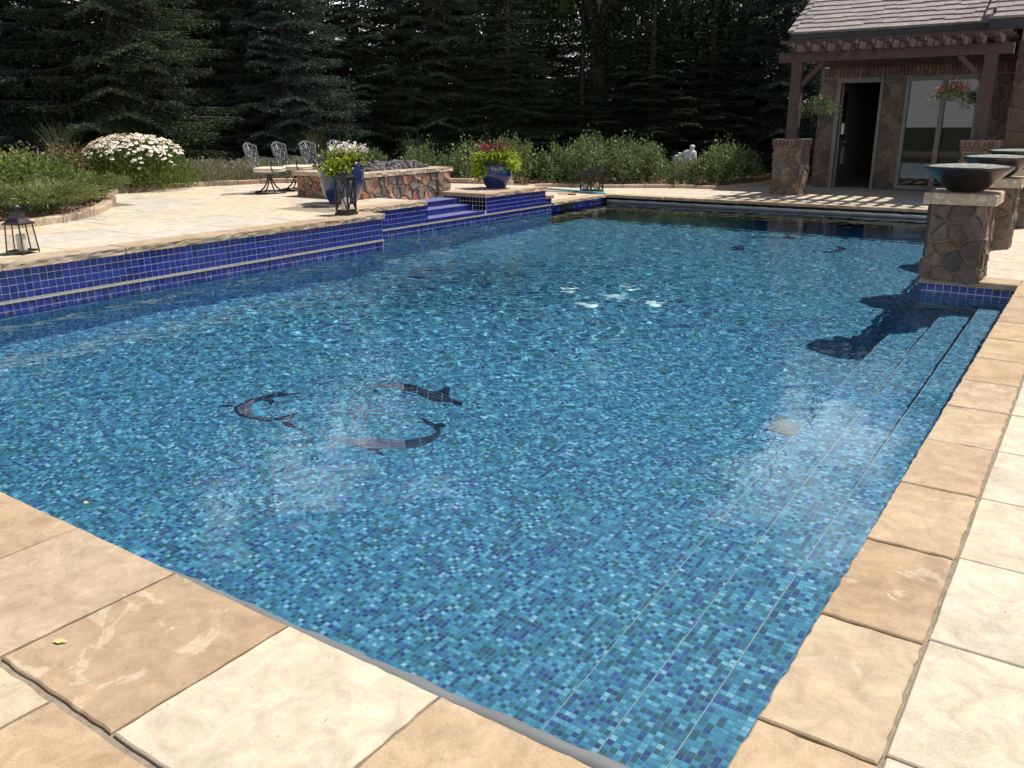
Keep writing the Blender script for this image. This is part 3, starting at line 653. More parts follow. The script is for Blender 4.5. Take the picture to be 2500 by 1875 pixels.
# blue wall tile
TP = 0.0715
def tile_box(w, hh, th=0.006, bv=0.003):
    """front faces +x"""
    o = MB(); a, c_ = w/2, hh/2
    o.add([(-th,-a,-c_),(-th,a,-c_),(-th,a,c_),(-th,-a,c_),(-bv*.5,-a,-c_),(-bv*.5,a,-c_),(-bv*.5,a,c_),(-bv*.5,-a,c_),(0,-a+bv,-c_+bv),(0,a-bv,-c_+bv),(0,a-bv,c_-bv),(0,-a+bv,c_-bv)],
          [(0,1,5,4),(1,2,6,5),(2,3,7,6),(3,0,4,7),(4,5,9,8),(5,6,10,9),(6,7,11,10),(7,4,8,11),(8,9,10,11)]); return o
wt_me = tile_box(TP - .007, TP - .007).mesh('wall_tile', 'bluetile')
ROWS_UP = [0.25 - TP * (k + .5) for k in range(4)]; ROWS_DN = [-0.052 - TP * (k + .5) for k in range(3)]
merged = MB()
proto = tile_box(TP - .007, TP - .007)
def put(x, y, z, rz=0.0):
    cr, sr = math.cos(rz), math.sin(rz)
    merged.add([(x + p[0]*cr - p[1]*sr, y + p[0]*sr + p[1]*cr, z + p[2]) for p in proto.v], proto.f)
cols = [3.25 + TP * (k + .5) for k in range(75)]
cand = [(y, z) for y in cols for z in ROWS_UP + ROWS_DN[:2]]
cand.sort(key=lambda q: q[0]); indiv = set(cand[:300])
for y in cols:
    for z in ROWS_UP + ROWS_DN:
        if (y, z) in indiv: obj('wall_tile', wt_me, pool, (-8.05 + rng.uniform(-.0012, .0004), y + rng.uniform(-.0009, .0009), z + rng.uniform(-.0009, .0009)), (rng.uniform(-.008, .008), rng.uniform(-.012, .012), rng.uniform(-.012, .012)), recv=z < -.06)
        else: put(-8.05, y, z)
for k in range(78):
    y = 8.62 + TP * (k + .5)
    for z in ROWS_DN: put(-8.80, y, z)
    for z in ROWS_UP:
        if y < 10.46 or 12.04 < y < 13.96: put(-8.80, y, z)
    if 13.96 < y < 14.18:
        for z in (0.05, -0.0215): put(-8.80, y, z)
for k in range(30):
    y = 14.18 + TP * (k + .5)
    for r_, z in enumerate((-0.095, -0.167, -0.238, -.31)):
        if not (14.52 < y < 14.98 and r_ < 2): put(-8.80, y, z)
# return faces
for k in range(10):
    for z in ROWS_UP: put(-8.05 - TP * (k + .5), 8.622, z, math.pi/2); put(-8.80 - TP * (k + .5), 12.036, z, -math.pi/2)
for k in range(13):
    for z in ROWS_UP: put(-8.80 - TP * (k + .5), 12.036, z, -math.pi/2)
for k in range(12):
    for z in (-.095, -.167, -.238, -.31): put(-0.52 - TP * (k + .5), 9.222, z, -math.pi/2)
mt = merged.build('wall_tile_field', 'bluetile', pool, kind='stuff', recv=True)
MB().box(-8.806, -8.79, 14.53, 14.97, -.2, -.06).build('skimmer_mouth', 'black', pool)
# tiled entry steps between the patio and the ledge
st = MB()
for xe, z0, z1, xb in ((-8.806, -2.5, 0.026, -9.08), (-9.08, -2.5, 0.122, -9.36), (-9.36, -2.5, 0.216, -9.82)):
    st.box(xb, xe, 10.42, 12.04, z0, z1)
st.build('entry_step', 'grout', pool)
stt = MB(); tread = MB()
for xe, z0, z1 in ((-8.80, -.036, .03), (-9.074, .03, .126), (-9.354, .126, .22)):
    hh = z1 - z0 - .004; pr = tile_box(TP - .007, hh)
    for k in range(22):
        y = 10.44 + TP * (k + .5)
        if y < 12.03: stt.add([(xe + p[0], y + p[1], (z0+z1)/2 + p[2]) for p in pr.v], pr.f)
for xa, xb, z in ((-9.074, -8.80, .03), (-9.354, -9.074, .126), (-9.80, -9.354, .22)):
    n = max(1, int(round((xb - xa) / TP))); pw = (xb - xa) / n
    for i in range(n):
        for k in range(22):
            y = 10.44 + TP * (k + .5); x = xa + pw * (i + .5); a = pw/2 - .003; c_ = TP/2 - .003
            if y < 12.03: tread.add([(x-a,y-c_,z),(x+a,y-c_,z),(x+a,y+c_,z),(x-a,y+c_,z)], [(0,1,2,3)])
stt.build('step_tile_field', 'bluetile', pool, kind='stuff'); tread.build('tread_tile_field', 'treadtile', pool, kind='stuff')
for xw, y0, y1, z in ((-8.05, 3.2, 8.625, -.036), (-8.80, 8.62, 14.18, -.036)):
    r_ = MB(); r_.box(xw - .004, xw + .010, y0, y1, z - .016, z - .001); r_.build('steel_trim', 'steel', pool)
    r_ = MB(); r_.box(xw - .004, xw + .004, y0, y1, z - .0008, z + .003); r_.build('trim_gap', 'black', pool)
    r_ = MB(); r_.box(xw - .004, xw + .007, y0, y1, z + .0032, z + .010); r_.build('steel_trim', 'steel', pool)
# lower walls of the basin
w = MB()
w.box(-8.07, -8.052, 1.0, 8.62, -2.5, -0.269); w.box(-8.82, -8.802, 8.62, 14.18, -2.5, -0.269); w.box(-8.82, -8.806, 14.18, 17.0, -2.5, -0.345); w.box(-1.36, -1.345, 9.23, 17.0, -2.5, -0.06); w.box(-9.2, -0.4, 1.46, 1.474, -2.5, -0.06); w.box(-0.512, -0.498, 1.4, 9.24, -2.5, -0.06); w.box(-1.36, -.5, 9.2285, 9.24, -2.5, -.34)
w.build('basin_wall', 'mosaic', pool, recv=True)
w = MB(); w.box(-8.82, -8.806, 14.18, 16.9, -.345, -.056); w.box(-1.36, -.5, 9.2285, 9.24, -.34, -.06); w.build('tile_backing', 'grout', pool, recv=True)
w = MB(); w.box(-9.0, -1.3, 16.72, 16.9, -2.5, -0.056); w.build('cover_vault', 'black', pool)

# ---- mosaics set in the floor
DOLPHINS = [
 ([[-4.942,4.273],[-5.03,4.217],[-5.111,4.178],[-5.15,4.091],[-5.173,3.994],[-5.168,3.887],[-5.123,3.767],[-5.024,3.694],[-4.894,3.675],[-4.796,3.714],[-4.688,3.765]],[[-4.912,4.246],[-4.976,4.169],[-5.031,4.097],[-5.056,4.0],[-5.075,3.924],[-5.028,3.852],[-4.965,3.794],[-4.906,3.751],[-4.819,3.744],[-4.745,3.77],[-4.714,3.788]],[[[-4.708,3.783],[-4.687,3.854],[-4.666,3.997],[-4.61,3.854],[-4.656,3.794]],[[-4.655,3.781],[-4.584,3.819],[-4.457,3.778],[-4.546,3.753]],[[-5.183,3.815],[-5.22,3.772],[-5.234,3.707],[-5.167,3.741],[-5.131,3.768]],[[-5.056,4.0],[-5.028,4.058],[-4.95,4.015],[-4.924,3.958],[-4.997,3.996]]]),
 ([[-4.1,3.797],[-4.053,3.854],[-3.965,3.904],[-3.877,3.954],[-3.783,3.997],[-3.695,4.058],[-3.626,4.142],[-3.596,4.235],[-3.62,4.305],[-3.667,4.335],[-3.68,4.365]],[[-4.078,3.781],[-3.997,3.798],[-3.877,3.813],[-3.766,3.846],[-3.686,3.902],[-3.594,3.967],[-3.532,4.055],[-3.519,4.181],[-3.563,4.295],[-3.612,4.348],[-3.659,4.379]],[[[-3.831,3.823],[-3.702,3.801],[-3.632,3.807],[-3.742,3.856]],[[-3.639,4.355],[-3.596,4.41],[-3.671,4.436],[-3.708,4.385]],[[-3.683,4.355],[-3.743,4.36],[-3.871,4.418],[-3.842,4.425],[-3.764,4.399],[-3.697,4.392]]]),
 ([[-4.762,4.687],[-4.622,4.75],[-4.508,4.84],[-4.413,4.878],[-4.298,4.907],[-4.167,4.914],[-4.022,4.901],[-3.888,4.852],[-3.774,4.825]],[[-4.734,4.672],[-4.59,4.715],[-4.467,4.78],[-4.348,4.79],[-4.201,4.778],[-4.041,4.732],[-3.918,4.741],[-3.831,4.765],[-3.752,4.781]],[[[-4.067,4.911],[-4.122,5.055],[-4.066,5.04],[-3.975,4.901]],[[-4.645,4.69],[-4.487,4.661],[-4.453,4.604],[-4.563,4.673]],[[-4.331,4.769],[-4.315,4.709],[-4.191,4.738]]]),
 ([[-4.695,13.857],[-4.821,13.784],[-4.883,13.644],[-4.803,13.254],[-4.694,13.233],[-4.525,13.271],[-4.34,13.308]],[[-4.68,13.814],[-4.743,13.726],[-4.736,13.602],[-4.706,13.494],[-4.647,13.406],[-4.52,13.358],[-4.353,13.347]],[]),
 ([[-3.681,13.673],[-3.498,13.695],[-3.351,13.778],[-3.274,14.008],[-3.265,14.229],[-3.377,14.415],[-3.497,14.475]],[[-3.692,13.713],[-3.529,13.806],[-3.408,13.932],[-3.391,14.062],[-3.388,14.185],[-3.421,14.315],[-3.498,14.41]],[]),
 ([[-5.034,14.648],[-4.852,14.812],[-4.596,14.93],[-4.463,15.005],[-4.31,14.945],[-4.138,14.814]],[[-5.008,14.575],[-4.802,14.664],[-4.54,14.756],[-4.378,14.791],[-4.242,14.783],[-4.127,14.777]],[[[-4.472,14.97],[-4.478,15.177],[-4.31,14.945]]])]
def floor_pt(p, up=0.0): return (p[0], p[1], ZW - fdepth(p[1]) + up)
def dolphin(o, i, fins, k, mauve):
    t = MB()
    poly = o + i[::-1]
    root = obj('dolphin_mosaic', None, pool)
    n = len(o); rows = 3 if k < 3 else 2
    def ptl(a, s_, f): # along s_, across f
        j = min(int(s_), n - 2); q = s_ - j
        A = [a_ + (b_ - a_) * q for a_, b_ in zip(o[j], o[j+1])]; B = [a_ + (b_ - a_) * q for a_, b_ in zip(i[j], i[j+1])]
        return [A[0] + (B[0]-A[0]) * f, A[1] + (B[1]-A[1]) * f]
    back = MB()
    for j in range(n - 1):
        back.add([floor_pt(o[j], .003), floor_pt(o[j+1], .003), floor_pt(i[j+1], .003), floor_pt(i[j], .003)], [(0,1,2,3)])
    back.build('joint_bed', 'palegrout', root, recv=True)
    for j in range(n - 1):
        for r_ in range(rows):
            f0, f1 = r_ / rows + .025, (r_ + 1) / rows - .025; s0, s1 = j + .03, j + .97
            if math.dist(o[j], i[j]) < .035 and r_ == 1 and rows > 2: pass
            q = [ptl(0, s0, f0), ptl(0, s1, f0), ptl(0, s1, f1), ptl(0, s0, f1)]
            m_ = 'mauvetile' if (mauve and (mauve[0] <= j <= mauve[1]) and r_ >= mauve[2]) else 'navytile'
            bb = MB(); bb.add([floor_pt(p, .004) for p in q] + [floor_pt(p, .007) for p in q], [(4,5,6,7),(0,1,5,4),(1,2,6,5),(2,3,7,6),(3,0,4,7)]); bb.build('mosaic_piece', m_, root, recv=True)
    for f in fins:
        bb = MB(); m_ = len(f); bb.add([floor_pt(p, .0045) for p in f] + [floor_pt(p, .0075) for p in f], [tuple(range(m_, 2*m_))] + [(q, (q+1) % m_, m_ + (q+1) % m_, m_ + q) for q in range(m_)]); bb.build('mosaic_piece', 'navytile', root, recv=True)
for k, (o_, i_, f_) in enumerate(DOLPHINS):
    dolphin(o_, i_, f_, k, (None if k > 2 else ((4, 9, 1), (0, 4, 0), (0, 2, 0))[k]))
_belly = [(-5.06,3.889),(-5.063,3.948),(-5.046,3.992),(-4.973,3.907),(-4.898,3.844),(-4.786,3.782),(-4.828,3.752),(-4.908,3.764),(-4.982,3.811)]
_dm = [o for o in pool.children if o.name.startswith('dolphin_mosaic')][0]
bb = MB(); bb.add([floor_pt(p, .004) for p in _belly] + [floor_pt(p, .001) for p in _belly], [tuple(range(9))] + [(q, (q+1) % 9, 9 + (q+1) % 9, 9 + q) for q in range(9)]); bb.build('mosaic_piece', 'cyantile', _dm, recv=True)
for cx, cy, r_ in ((-4.267, 4.258, 0.13), (-4.288, 14.117, 0.2)):
    root = obj('rosette_mosaic', None, pool); n = 16
    for k in range(n):
        a0, a1 = 2*math.pi*(k+.06)/n, 2*math.pi*(k+.94)/n; P = [(cx + .012*math.cos((a0+a1)/2), cy + .012*math.sin((a0+a1)/2))] + [(cx + r_*math.cos(a0 + (a1-a0)*q/3), cy + r_*math.sin(a0 + (a1-a0)*q/3)) for q in range(4)]
        bb = MB(); bb.add([floor_pt(p, .006) for p in P] + [floor_pt(p, .001) for p in P], [(0,1,2,3,4)] + [(q, (q+1)%5, 5+(q+1)%5, 5+q) for q in range(5)]); bb.build('mosaic_piece', 'cyantile' if k % 2 else 'mauvetile', root, recv=True)
for x, y in ((-5.376, 9.089), (-4.876, 9.719), (-4.741, 9.138), (-4.756, 8.503), (-4.171, 9.043)):
    d_ = MB(); d_.lathe([(0.12, 0.0), (0.12, 0.012), (0.11, 0.022), (0.03, 0.028)], 20, floor_pt((x, y), .002)); d_.build('drain_cover', 'drain', pool, recv=True)

# ---- water
def water():
    nx, ny = 330, 590; X = np.linspace(-8.9, -0.49, nx); Y = np.linspace(1.47, 16.5, ny); gx, gy = np.meshgrid(X, Y)
    g = np.random.default_rng(3); Z = np.zeros_like(gx)
    amp = 0.34 + 0.8 / (1 + np.exp(-(gy - 5.2) * 1.3)) + 0.7 * np.exp(-((gx + 6.8) ** 2) / 3 - ((gy - 9) ** 2) / 14)
    amp *= 1 - 0.55 / (1 + np.exp(-(gy - 11.5) * 1.2)) * (gx > -12)
    for lam, a, n in ((0.9, 0.0007, 5), (0.42, 0.00056, 9), (0.22, 0.00038, 12), (0.13, 0.00024, 16)):
        for _ in range(n):
            th = g.uniform(0, 2*np.pi); k = 2*np.pi / (lam * g.uniform(.75, 1.3)); ph = g.uniform(0, 6.28)
            wob = 0.6 * np.sin(gx * g.uniform(.5, 1.6) + g.uniform(0, 6)) + 0.6 * np.sin(gy * g.uniform(.5, 1.6) + g.uniform(0, 6))
            Z += a * g.uniform(.5, 1) * np.sin(k * (gx*np.cos(th) + gy*np.sin(th)) + ph + wob)
    amp *= 1 - 0.72 / (1 + np.exp(-(gx + 2.9) * 1.8))
    Z *= amp * 0.9
    for cx, cy, a in ((-6.6, 9.7, 0.0012), (-5.0, 8.2, 0.0009)):
        r = np.hypot(gx - cx, gy - cy); Z += a * np.sin(2*np.pi*r/0.30) * np.exp(-r / 1.0)
    V = np.stack([gx, gy, Z + ZW], -1).reshape(-1, 3)
    i = np.arange(nx - 1)[None, :] + (np.arange(ny - 1) * nx)[:, None]; F = np.stack([i, i+1, i+1+nx, i+nx], -1).reshape(-1, 4)
    me = bpy.data.meshes.new('water'); me.vertices.add(len(V)); me.vertices.foreach_set('co', V.astype(np.float32).ravel())
    me.loops.add(F.size); me.loops.foreach_set('vertex_index', F.astype(np.int32).ravel()); me.polygons.add(len(F))
    me.polygons.foreach_set('loop_start', np.arange(0, F.size, 4, dtype=np.int32)); me.polygons.foreach_set('loop_total', np.full(len(F), 4, dtype=np.int32))
    me.polygons.foreach_set('use_smooth', np.ones(len(F), dtype=bool)); me.update(calc_edges=True); me.materials.append(M['water'])
    o = obj('water', me, kind='structure'); o.cycles.is_caustics_caster = True
    return o
water()

# ================================================================== BUILDINGS AND STONEWORK
rng = random.Random(23)
# ---- pool house
YWALL = 20.75
house = thing('pool_house', 'brown rubble stone pool house with shake tile roof behind the pergola', 'building', (0, 0, 0))
wall = MB()
wall.box(-5.70, -5.34, YWALL, YWALL + .3, 0, 3.15); wall.box(-4.36, -3.90, YWALL, YWALL + .3, 0, 3.15); wall.box(-2.44, -1.70, YWALL, YWALL + .3, 0, 3.15)
wall.box(-5.34, -4.36, YWALL, YWALL + .3, 2.38, 3.15); wall.box(-3.90, -2.44, YWALL, YWALL + .3, 2.38, 3.15)
wall.box(-5.70, -5.40, YWALL + .3, 26.0, 0, 3.3); wall.box(-1.75, 3.0, 19.45, 19.75, 0, 3.2); wall.box(-1.75, -1.45, 19.75, YWALL, 0, 3.2)
wall.box(-5.34, 3.0, 25.6, 26.0, 0, 3.3)
wl = wall.build('wall', 'mortar', house)
def face_y(x0, x1, z0, z1, y, size=0.20, asp=1.3): stone_face(wl, (x0, y, z0), (1,0,0), (0,0,1), x1 - x0, z1 - z0, size, rng, 'shaded_veneer', depth=0.025, gap=.005, asp=asp)
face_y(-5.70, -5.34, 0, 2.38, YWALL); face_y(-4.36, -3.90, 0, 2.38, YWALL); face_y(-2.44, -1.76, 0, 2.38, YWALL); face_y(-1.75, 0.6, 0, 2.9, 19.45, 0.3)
stone_face(wl, (-1.75, YWALL, 0), (0,-1,0), (0,0,1), YWALL - 19.45, 2.9, 0.3, rng, 'shaded_veneer', asp=1.2)
stone_face(wl, (-5.70, 23.0, 0), (0,-1,0), (0,0,1), 23.0 - YWALL, 2.9, 0.32, rng, asp=1.2)
# brick soldier course over the openings
bme = slab_mesh('brick', 0.066, 0.20, 0.05, rng, 'brick', step=0.2, jit=0.002, bev=0.004)
x = -5.68
while x < -1.80:
    obj('brick', bme, wl, (x + .033, YWALL - .035, 2.50), (R(90), 0, 0)); x += .078
bme2 = slab_mesh('brick', 0.20, 0.066, 0.05, rng, 'brick', step=0.2, jit=0.002, bev=0.004)
x = -5.66
while x < -1.85:
    obj('brick', bme2, wl, (x + .1, YWALL - .03, 2.645), (R(90), 0, 0)); x += .212
MB().box(-5.70, -1.76, YWALL - .02, YWALL - .001, 2.69, 3.15).build('frieze_board', 'wood', house)
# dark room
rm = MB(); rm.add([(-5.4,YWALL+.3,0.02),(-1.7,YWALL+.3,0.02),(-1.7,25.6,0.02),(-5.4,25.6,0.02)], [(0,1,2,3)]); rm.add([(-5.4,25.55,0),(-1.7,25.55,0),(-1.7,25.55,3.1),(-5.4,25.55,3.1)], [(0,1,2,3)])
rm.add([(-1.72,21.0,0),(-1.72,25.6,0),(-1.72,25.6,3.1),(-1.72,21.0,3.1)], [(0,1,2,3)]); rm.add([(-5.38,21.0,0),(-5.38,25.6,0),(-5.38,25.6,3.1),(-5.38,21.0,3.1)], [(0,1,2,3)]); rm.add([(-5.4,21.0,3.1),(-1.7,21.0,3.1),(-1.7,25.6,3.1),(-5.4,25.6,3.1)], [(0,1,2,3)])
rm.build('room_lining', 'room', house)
MB().box(-4.95, -4.9, 23.4, 23.5, 0, 1.2).box(-4.75, -4.45, 23.6, 24.0, 0, 0.95).build('cupboard', 'room', house)
# door frame and the open door leaf
df = MB(); df.box(-5.34, -5.25, YWALL - .05, YWALL + .12, 0, 2.38); df.box(-4.42, -4.36, YWALL - .03, YWALL + .12, 0, 2.38); df.box(-5.25, -4.42, YWALL - .05, YWALL + .12, 2.28, 2.38)
df.build('door_frame', 'frame', house)
dl = obj('door', None, house, (-5.24, YWALL + .12, 0), (0, 0, R(97)))
MB().box(0, 0.82, -.02, .02, 0.03, 2.26).build('leaf', 'frame', dl); MB().box(0.1, 0.72, -.026, -.021, 1.1, 2.1).build('pane', 'window_glass', dl)
MB().tube([(.76, -.03, 1.0), (.76, -.08, 1.0), (.66, -.08, 1.0)], .01).build('handle', 'steel', dl)
# sliding door
sl = obj('sliding_door', None, house)
f = MB()
for a, c in ((-3.90, -3.82), (-3.20, -3.10), (-2.52, -2.44)): f.box(a, c, YWALL - .04, YWALL + .1, 0.02, 2.38)
f.box(-3.82, -3.20, YWALL - .035, YWALL + .1, 2.29, 2.38); f.box(-3.10, -2.52, YWALL - .035, YWALL + .1, 2.29, 2.38); f.box(-3.82, -3.20, YWALL - .035, YWALL + .1, 0.02, .11); f.box(-3.10, -2.52, YWALL - .035, YWALL + .1, 0.02, .11)
f.build('frame', 'frame', sl)
for a, c in ((-3.82, -3.20), (-3.10, -2.52)): MB().box(a, c, YWALL + .02, YWALL + .028, .11, 2.29).build('pane', 'window_glass', sl)
f = MB(); f.box(-2.83, -2.80, YWALL + .035, YWALL + .05, 1.62, 2.29); f.box(-3.10, -2.52, YWALL + .035, YWALL + .05, 1.59, 1.62); f.box(-3.52, -3.49, YWALL + .035, YWALL + .05, 1.62, 2.29); f.box(-3.82, -3.20, YWALL + .035, YWALL + .05, 1.59, 1.62); f.build('glazing_bar', 'frame', sl)
MB().box(-3.08, -2.54, YWALL + .3, YWALL + .32, .12, 2.28).build('blind', flat('pale_roller_blind', (0.42, 0.40, 0.34), .9), sl)
MB().box(-5.245, -5.20, YWALL + .35, YWALL + .45, 1.18, 1.42).build('wall_phone', 'white', house)
MB().box(-5.245, -5.18, YWALL + .5, YWALL + .75, .5, .9).build('pool_controller', 'frame', house)
MB().box(-5.62, -5.52, YWALL - .12, YWALL - .03, 2.60, 2.72).build('wall_camera', 'white', house)
# roof
PITCHR = R(27.5); EY, EZ = 20.3, 3.36
roof = MB(); LR = 4.6
def rp(y0, z0, s_): return (y0 + s_ * math.cos(PITCHR), z0 + s_ * math.sin(PITCHR))
for x0, x1, y0, z0, L_ in ((-6.29, 4.0, EY, EZ - .05, LR), (-2.25, 4.0, 19.05, EZ - .10, 5.6)):
    ya, za = rp(y0, z0, 0); yb, zb = rp(y0, z0, L_)
    roof.add([(x0,ya,za),(x1,ya,za),(x1,yb,zb),(x0,yb,zb),(x0,ya,za-.03),(x1,ya,za-.03),(x1,yb,zb-.03),(x0,yb,zb-.03)], [(0,1,2,3),(7,6,5,4),(0,4,5,1),(1,5,6,2),(2,6,7,3),(3,7,4,0)])
yb, zb = rp(EY, EZ - .05, LR); roof.add([(-6.29,yb,zb),(4,yb,zb),(4,yb+3.9,zb-2),(-6.29,yb+3.9,zb-2)], [(0,1,2,3)])
rf = roof.build('roof', 'fascia', house)
fs = MB(); fs.box(-6.29, -2.25, EY - .02, EY + .03, EZ - .19, EZ - .03); fs.box(-2.27, 4.0, 19.03, 19.08, EZ - .26, EZ - .08); fs.box(-2.25, -2.21, 19.08, 20.9, EZ - .26, EZ + .1); fs.build('fascia_board', 'fascia', rf)
MB().box(-6.29, -2.28, EY - .12, EY - .02, EZ - .17, EZ - .07).build('gutter', 'fascia', rf)
MB().box(-6.25, -1.7, EY, YWALL, EZ - .22, EZ - .19).build('soffit', 'fascia', rf)
MB().add([(-6.26,EY,3.1),(-6.26,EY+.02,3.32),(-6.26,24.2,5.3),(-6.26,24.2,3.1)], [(0,1,2,3)]).add([(-5.72,YWALL,3.0),(-5.72,21,3.5),(-5.72,24.2,5.2),(-5.72,26,4.3),(-5.72,26,3)], [(0,1,2,3,4)]).build('gable', 'fascia', rf)
shm = []
for w_ in (0.32, 0.27, 0.36):
    q = MB(); q.add([(-w_/2,0,0),(w_/2,0,0),(w_/2,.34,.0),(-w_/2,.34,.0),(-w_/2,0,.05),(w_/2,0,.05),(w_/2,.34,.012),(-w_/2,.34,.012)], [(0,3,2,1),(4,5,6,7),(0,1,5,4),(1,2,6,5),(2,3,7,6),(3,0,4,7)]); shm.append((w_, q))
shme = [q.mesh('shingle', 'shingle') for w_, q in shm]; field = MB(); EXPO = 0.235; npiece = 0
for (x0, x1, y0, z0, nrow, ind) in ((-6.33, -1.2, EY - .03, EZ - .055, 20, 9), (-2.30, 1.6, 19.02, EZ - .105, 23, 6)):
    for r_ in range(nrow):
        x = x0 - (0 if r_ % 2 else 0.0) + (0.0 if r_ % 2 == 0 else -0.02)
        first = True
        while x < x1:
            k = rng.randrange(3) if not first or r_ % 2 == 0 else 1; w_ = shm[k][0]; first = False
            s_ = r_ * EXPO + (rng.choice((-.03, 0, 0, 0.035)) if r_ else 0); y, z = rp(y0, z0, s_)
            if x0 < -5 and x > -2.2 and r_ < 3: x += w_; continue
            if r_ < ind:
                obj('shingle', shme[k], rf, (x + w_/2, y, z + .012), (PITCHR + R(rng.uniform(-.4, 1.2)), 0, 0), scale=(0.985, 1, 1)); npiece += 1
            else:
                cp, sp = math.cos(PITCHR), math.sin(PITCHR)
                field.add([(x + w_/2 + p[0]*.985, y + p[1]*cp - p[2]*sp, z + .012 + p[1]*sp + p[2]*cp) for p in shm[k][1].v], shm[k][1].f)
            x += w_
field.build('shingle_field', 'shingle', rf, kind='stuff')
for r_ in range(12):     # rake tiles on the left verge and on the wing
    for x0, y0, z0 in ((-6.34, EY - .02, EZ - .03), (-2.29, 19.03, EZ - .08)):
        y, z = rp(y0, z0, r_ * .3); obj('verge_tile', shme[1], rf, (x0, y, z + .03), (PITCHR, R(-6), 0), scale=(.5, 1, 1))

# ---- pergola
perg = thing('pergola', 'red-brown timber pergola standing on stone pillars before the pool house', 'pergola')
BEAMZ = 2.62
PX = (-5.595, -2.10)
for px in PX:
    MB().box(px - .105, px + .105, 18.45, 18.66, 1.12, BEAMZ).build('post', 'wood', perg)
MB().box(-5.97, -1.76, 18.44, 18.67, BEAMZ, BEAMZ + .19).build('beam', 'wood', perg)
MB().box(-5.70, -1.76, 20.60, 20.74, BEAMZ, BEAMZ + .19).build('ledger_beam', 'wood', perg)
for k in range(13):
    x = -5.62 + k * 0.302
    q = MB(); z0, z1 = BEAMZ + .191, BEAMZ + .335
    prof = [(17.93, z0 + .075), (18.10, z0 + .065), (18.16, z0), (20.55, z0), (20.55, z1), (17.93, z1)]
    q.add([(x - .045, y, z) for y, z in prof] + [(x + .045, y, z) for y, z in prof], [(5,4,3,2,1,0), (6,7,8,9,10,11)] + [(i, (i+1) % 6, 6 + (i+1) % 6, 6 + i) for i in range(6)])
    q.build('rafter', 'wood', perg)
for y in (18.25, 18.95, 19.6): MB().box(-5.9, -1.8, y - .035, y + .035, BEAMZ + .336, BEAMZ + .40).build('purlin', 'wood', perg)
for px, sgn in ((PX[0], 1), (PX[1], -1)):
    MB().bar((px + sgn * .1, 18.55, 2.18), (px + sgn * .52, 18.55, BEAMZ + .0), .09, .11, up=(0,1,0)).build('brace', 'wood', perg)
def pillar(cx, cy, label, w_=0.62, htop=1.12, base=0.0):
    t = thing('stone_pillar', label, 'pillar', (cx, cy, base), group='brick-capped stone pillars of the pergola'); h_ = w_ / 2
    core = MB().box(-h_ + .03, h_ - .03, -h_ + .03, h_ - .03, 0, htop - .02).build('core', 'mortar', t)
    zt = htop - .22
    for org, ud in (((-h_+.03, -h_+.03, 0), (1,0,0)), ((h_-.03, -h_+.03, 0), (0,1,0)), ((h_-.03, h_-.03, 0), (-1,0,0)), ((-h_+.03, h_-.03, 0), (0,-1,0))):
        stone_face(t, org, ud, (0,0,1), w_ - .06, zt, 0.13, rng, depth=0.03, asp=1.3, gap=.005)
    bm1 = slab_mesh('brick', 0.066, 0.115, 0.1, rng, 'brick', step=.2, jit=.003, bev=.006); bm2 = slab_mesh('brick', 0.19, 0.07, 0.1, rng, 'brick', step=.2, jit=.003, bev=.006)
    for s_ in range(4):
        a = s_ * math.pi / 2; ca, sa = math.cos(a), math.sin(a); n = 8
        for k in range(n):
            u = -h_ + (k + .5) * w_ / n; obj('brick', bm1, t, (u*ca + (h_+.02)*sa, u*sa - (h_+.02)*ca, htop - .06), (R(90), 0, a))
        for k in range(3):
            u = -h_ + (k + .5) * w_ / 3; obj('brick', bm2, t, (u*ca + (h_-.0)*sa, u*sa - (h_-.0)*ca, htop - .165), (R(90), 0, a))
    MB().box(-h_ - .01, h_ + .01, -h_ - .01, h_ + .01, htop - .03, htop + .005).build('cap_bed', 'mortar', t)
    return t
pillar(-5.575, 18.55, 'stone pillar under the pergola post beside the rose bushes')
pillar(-2.05, 18.55, 'stone pillar under the pergola post behind the metal bowls')

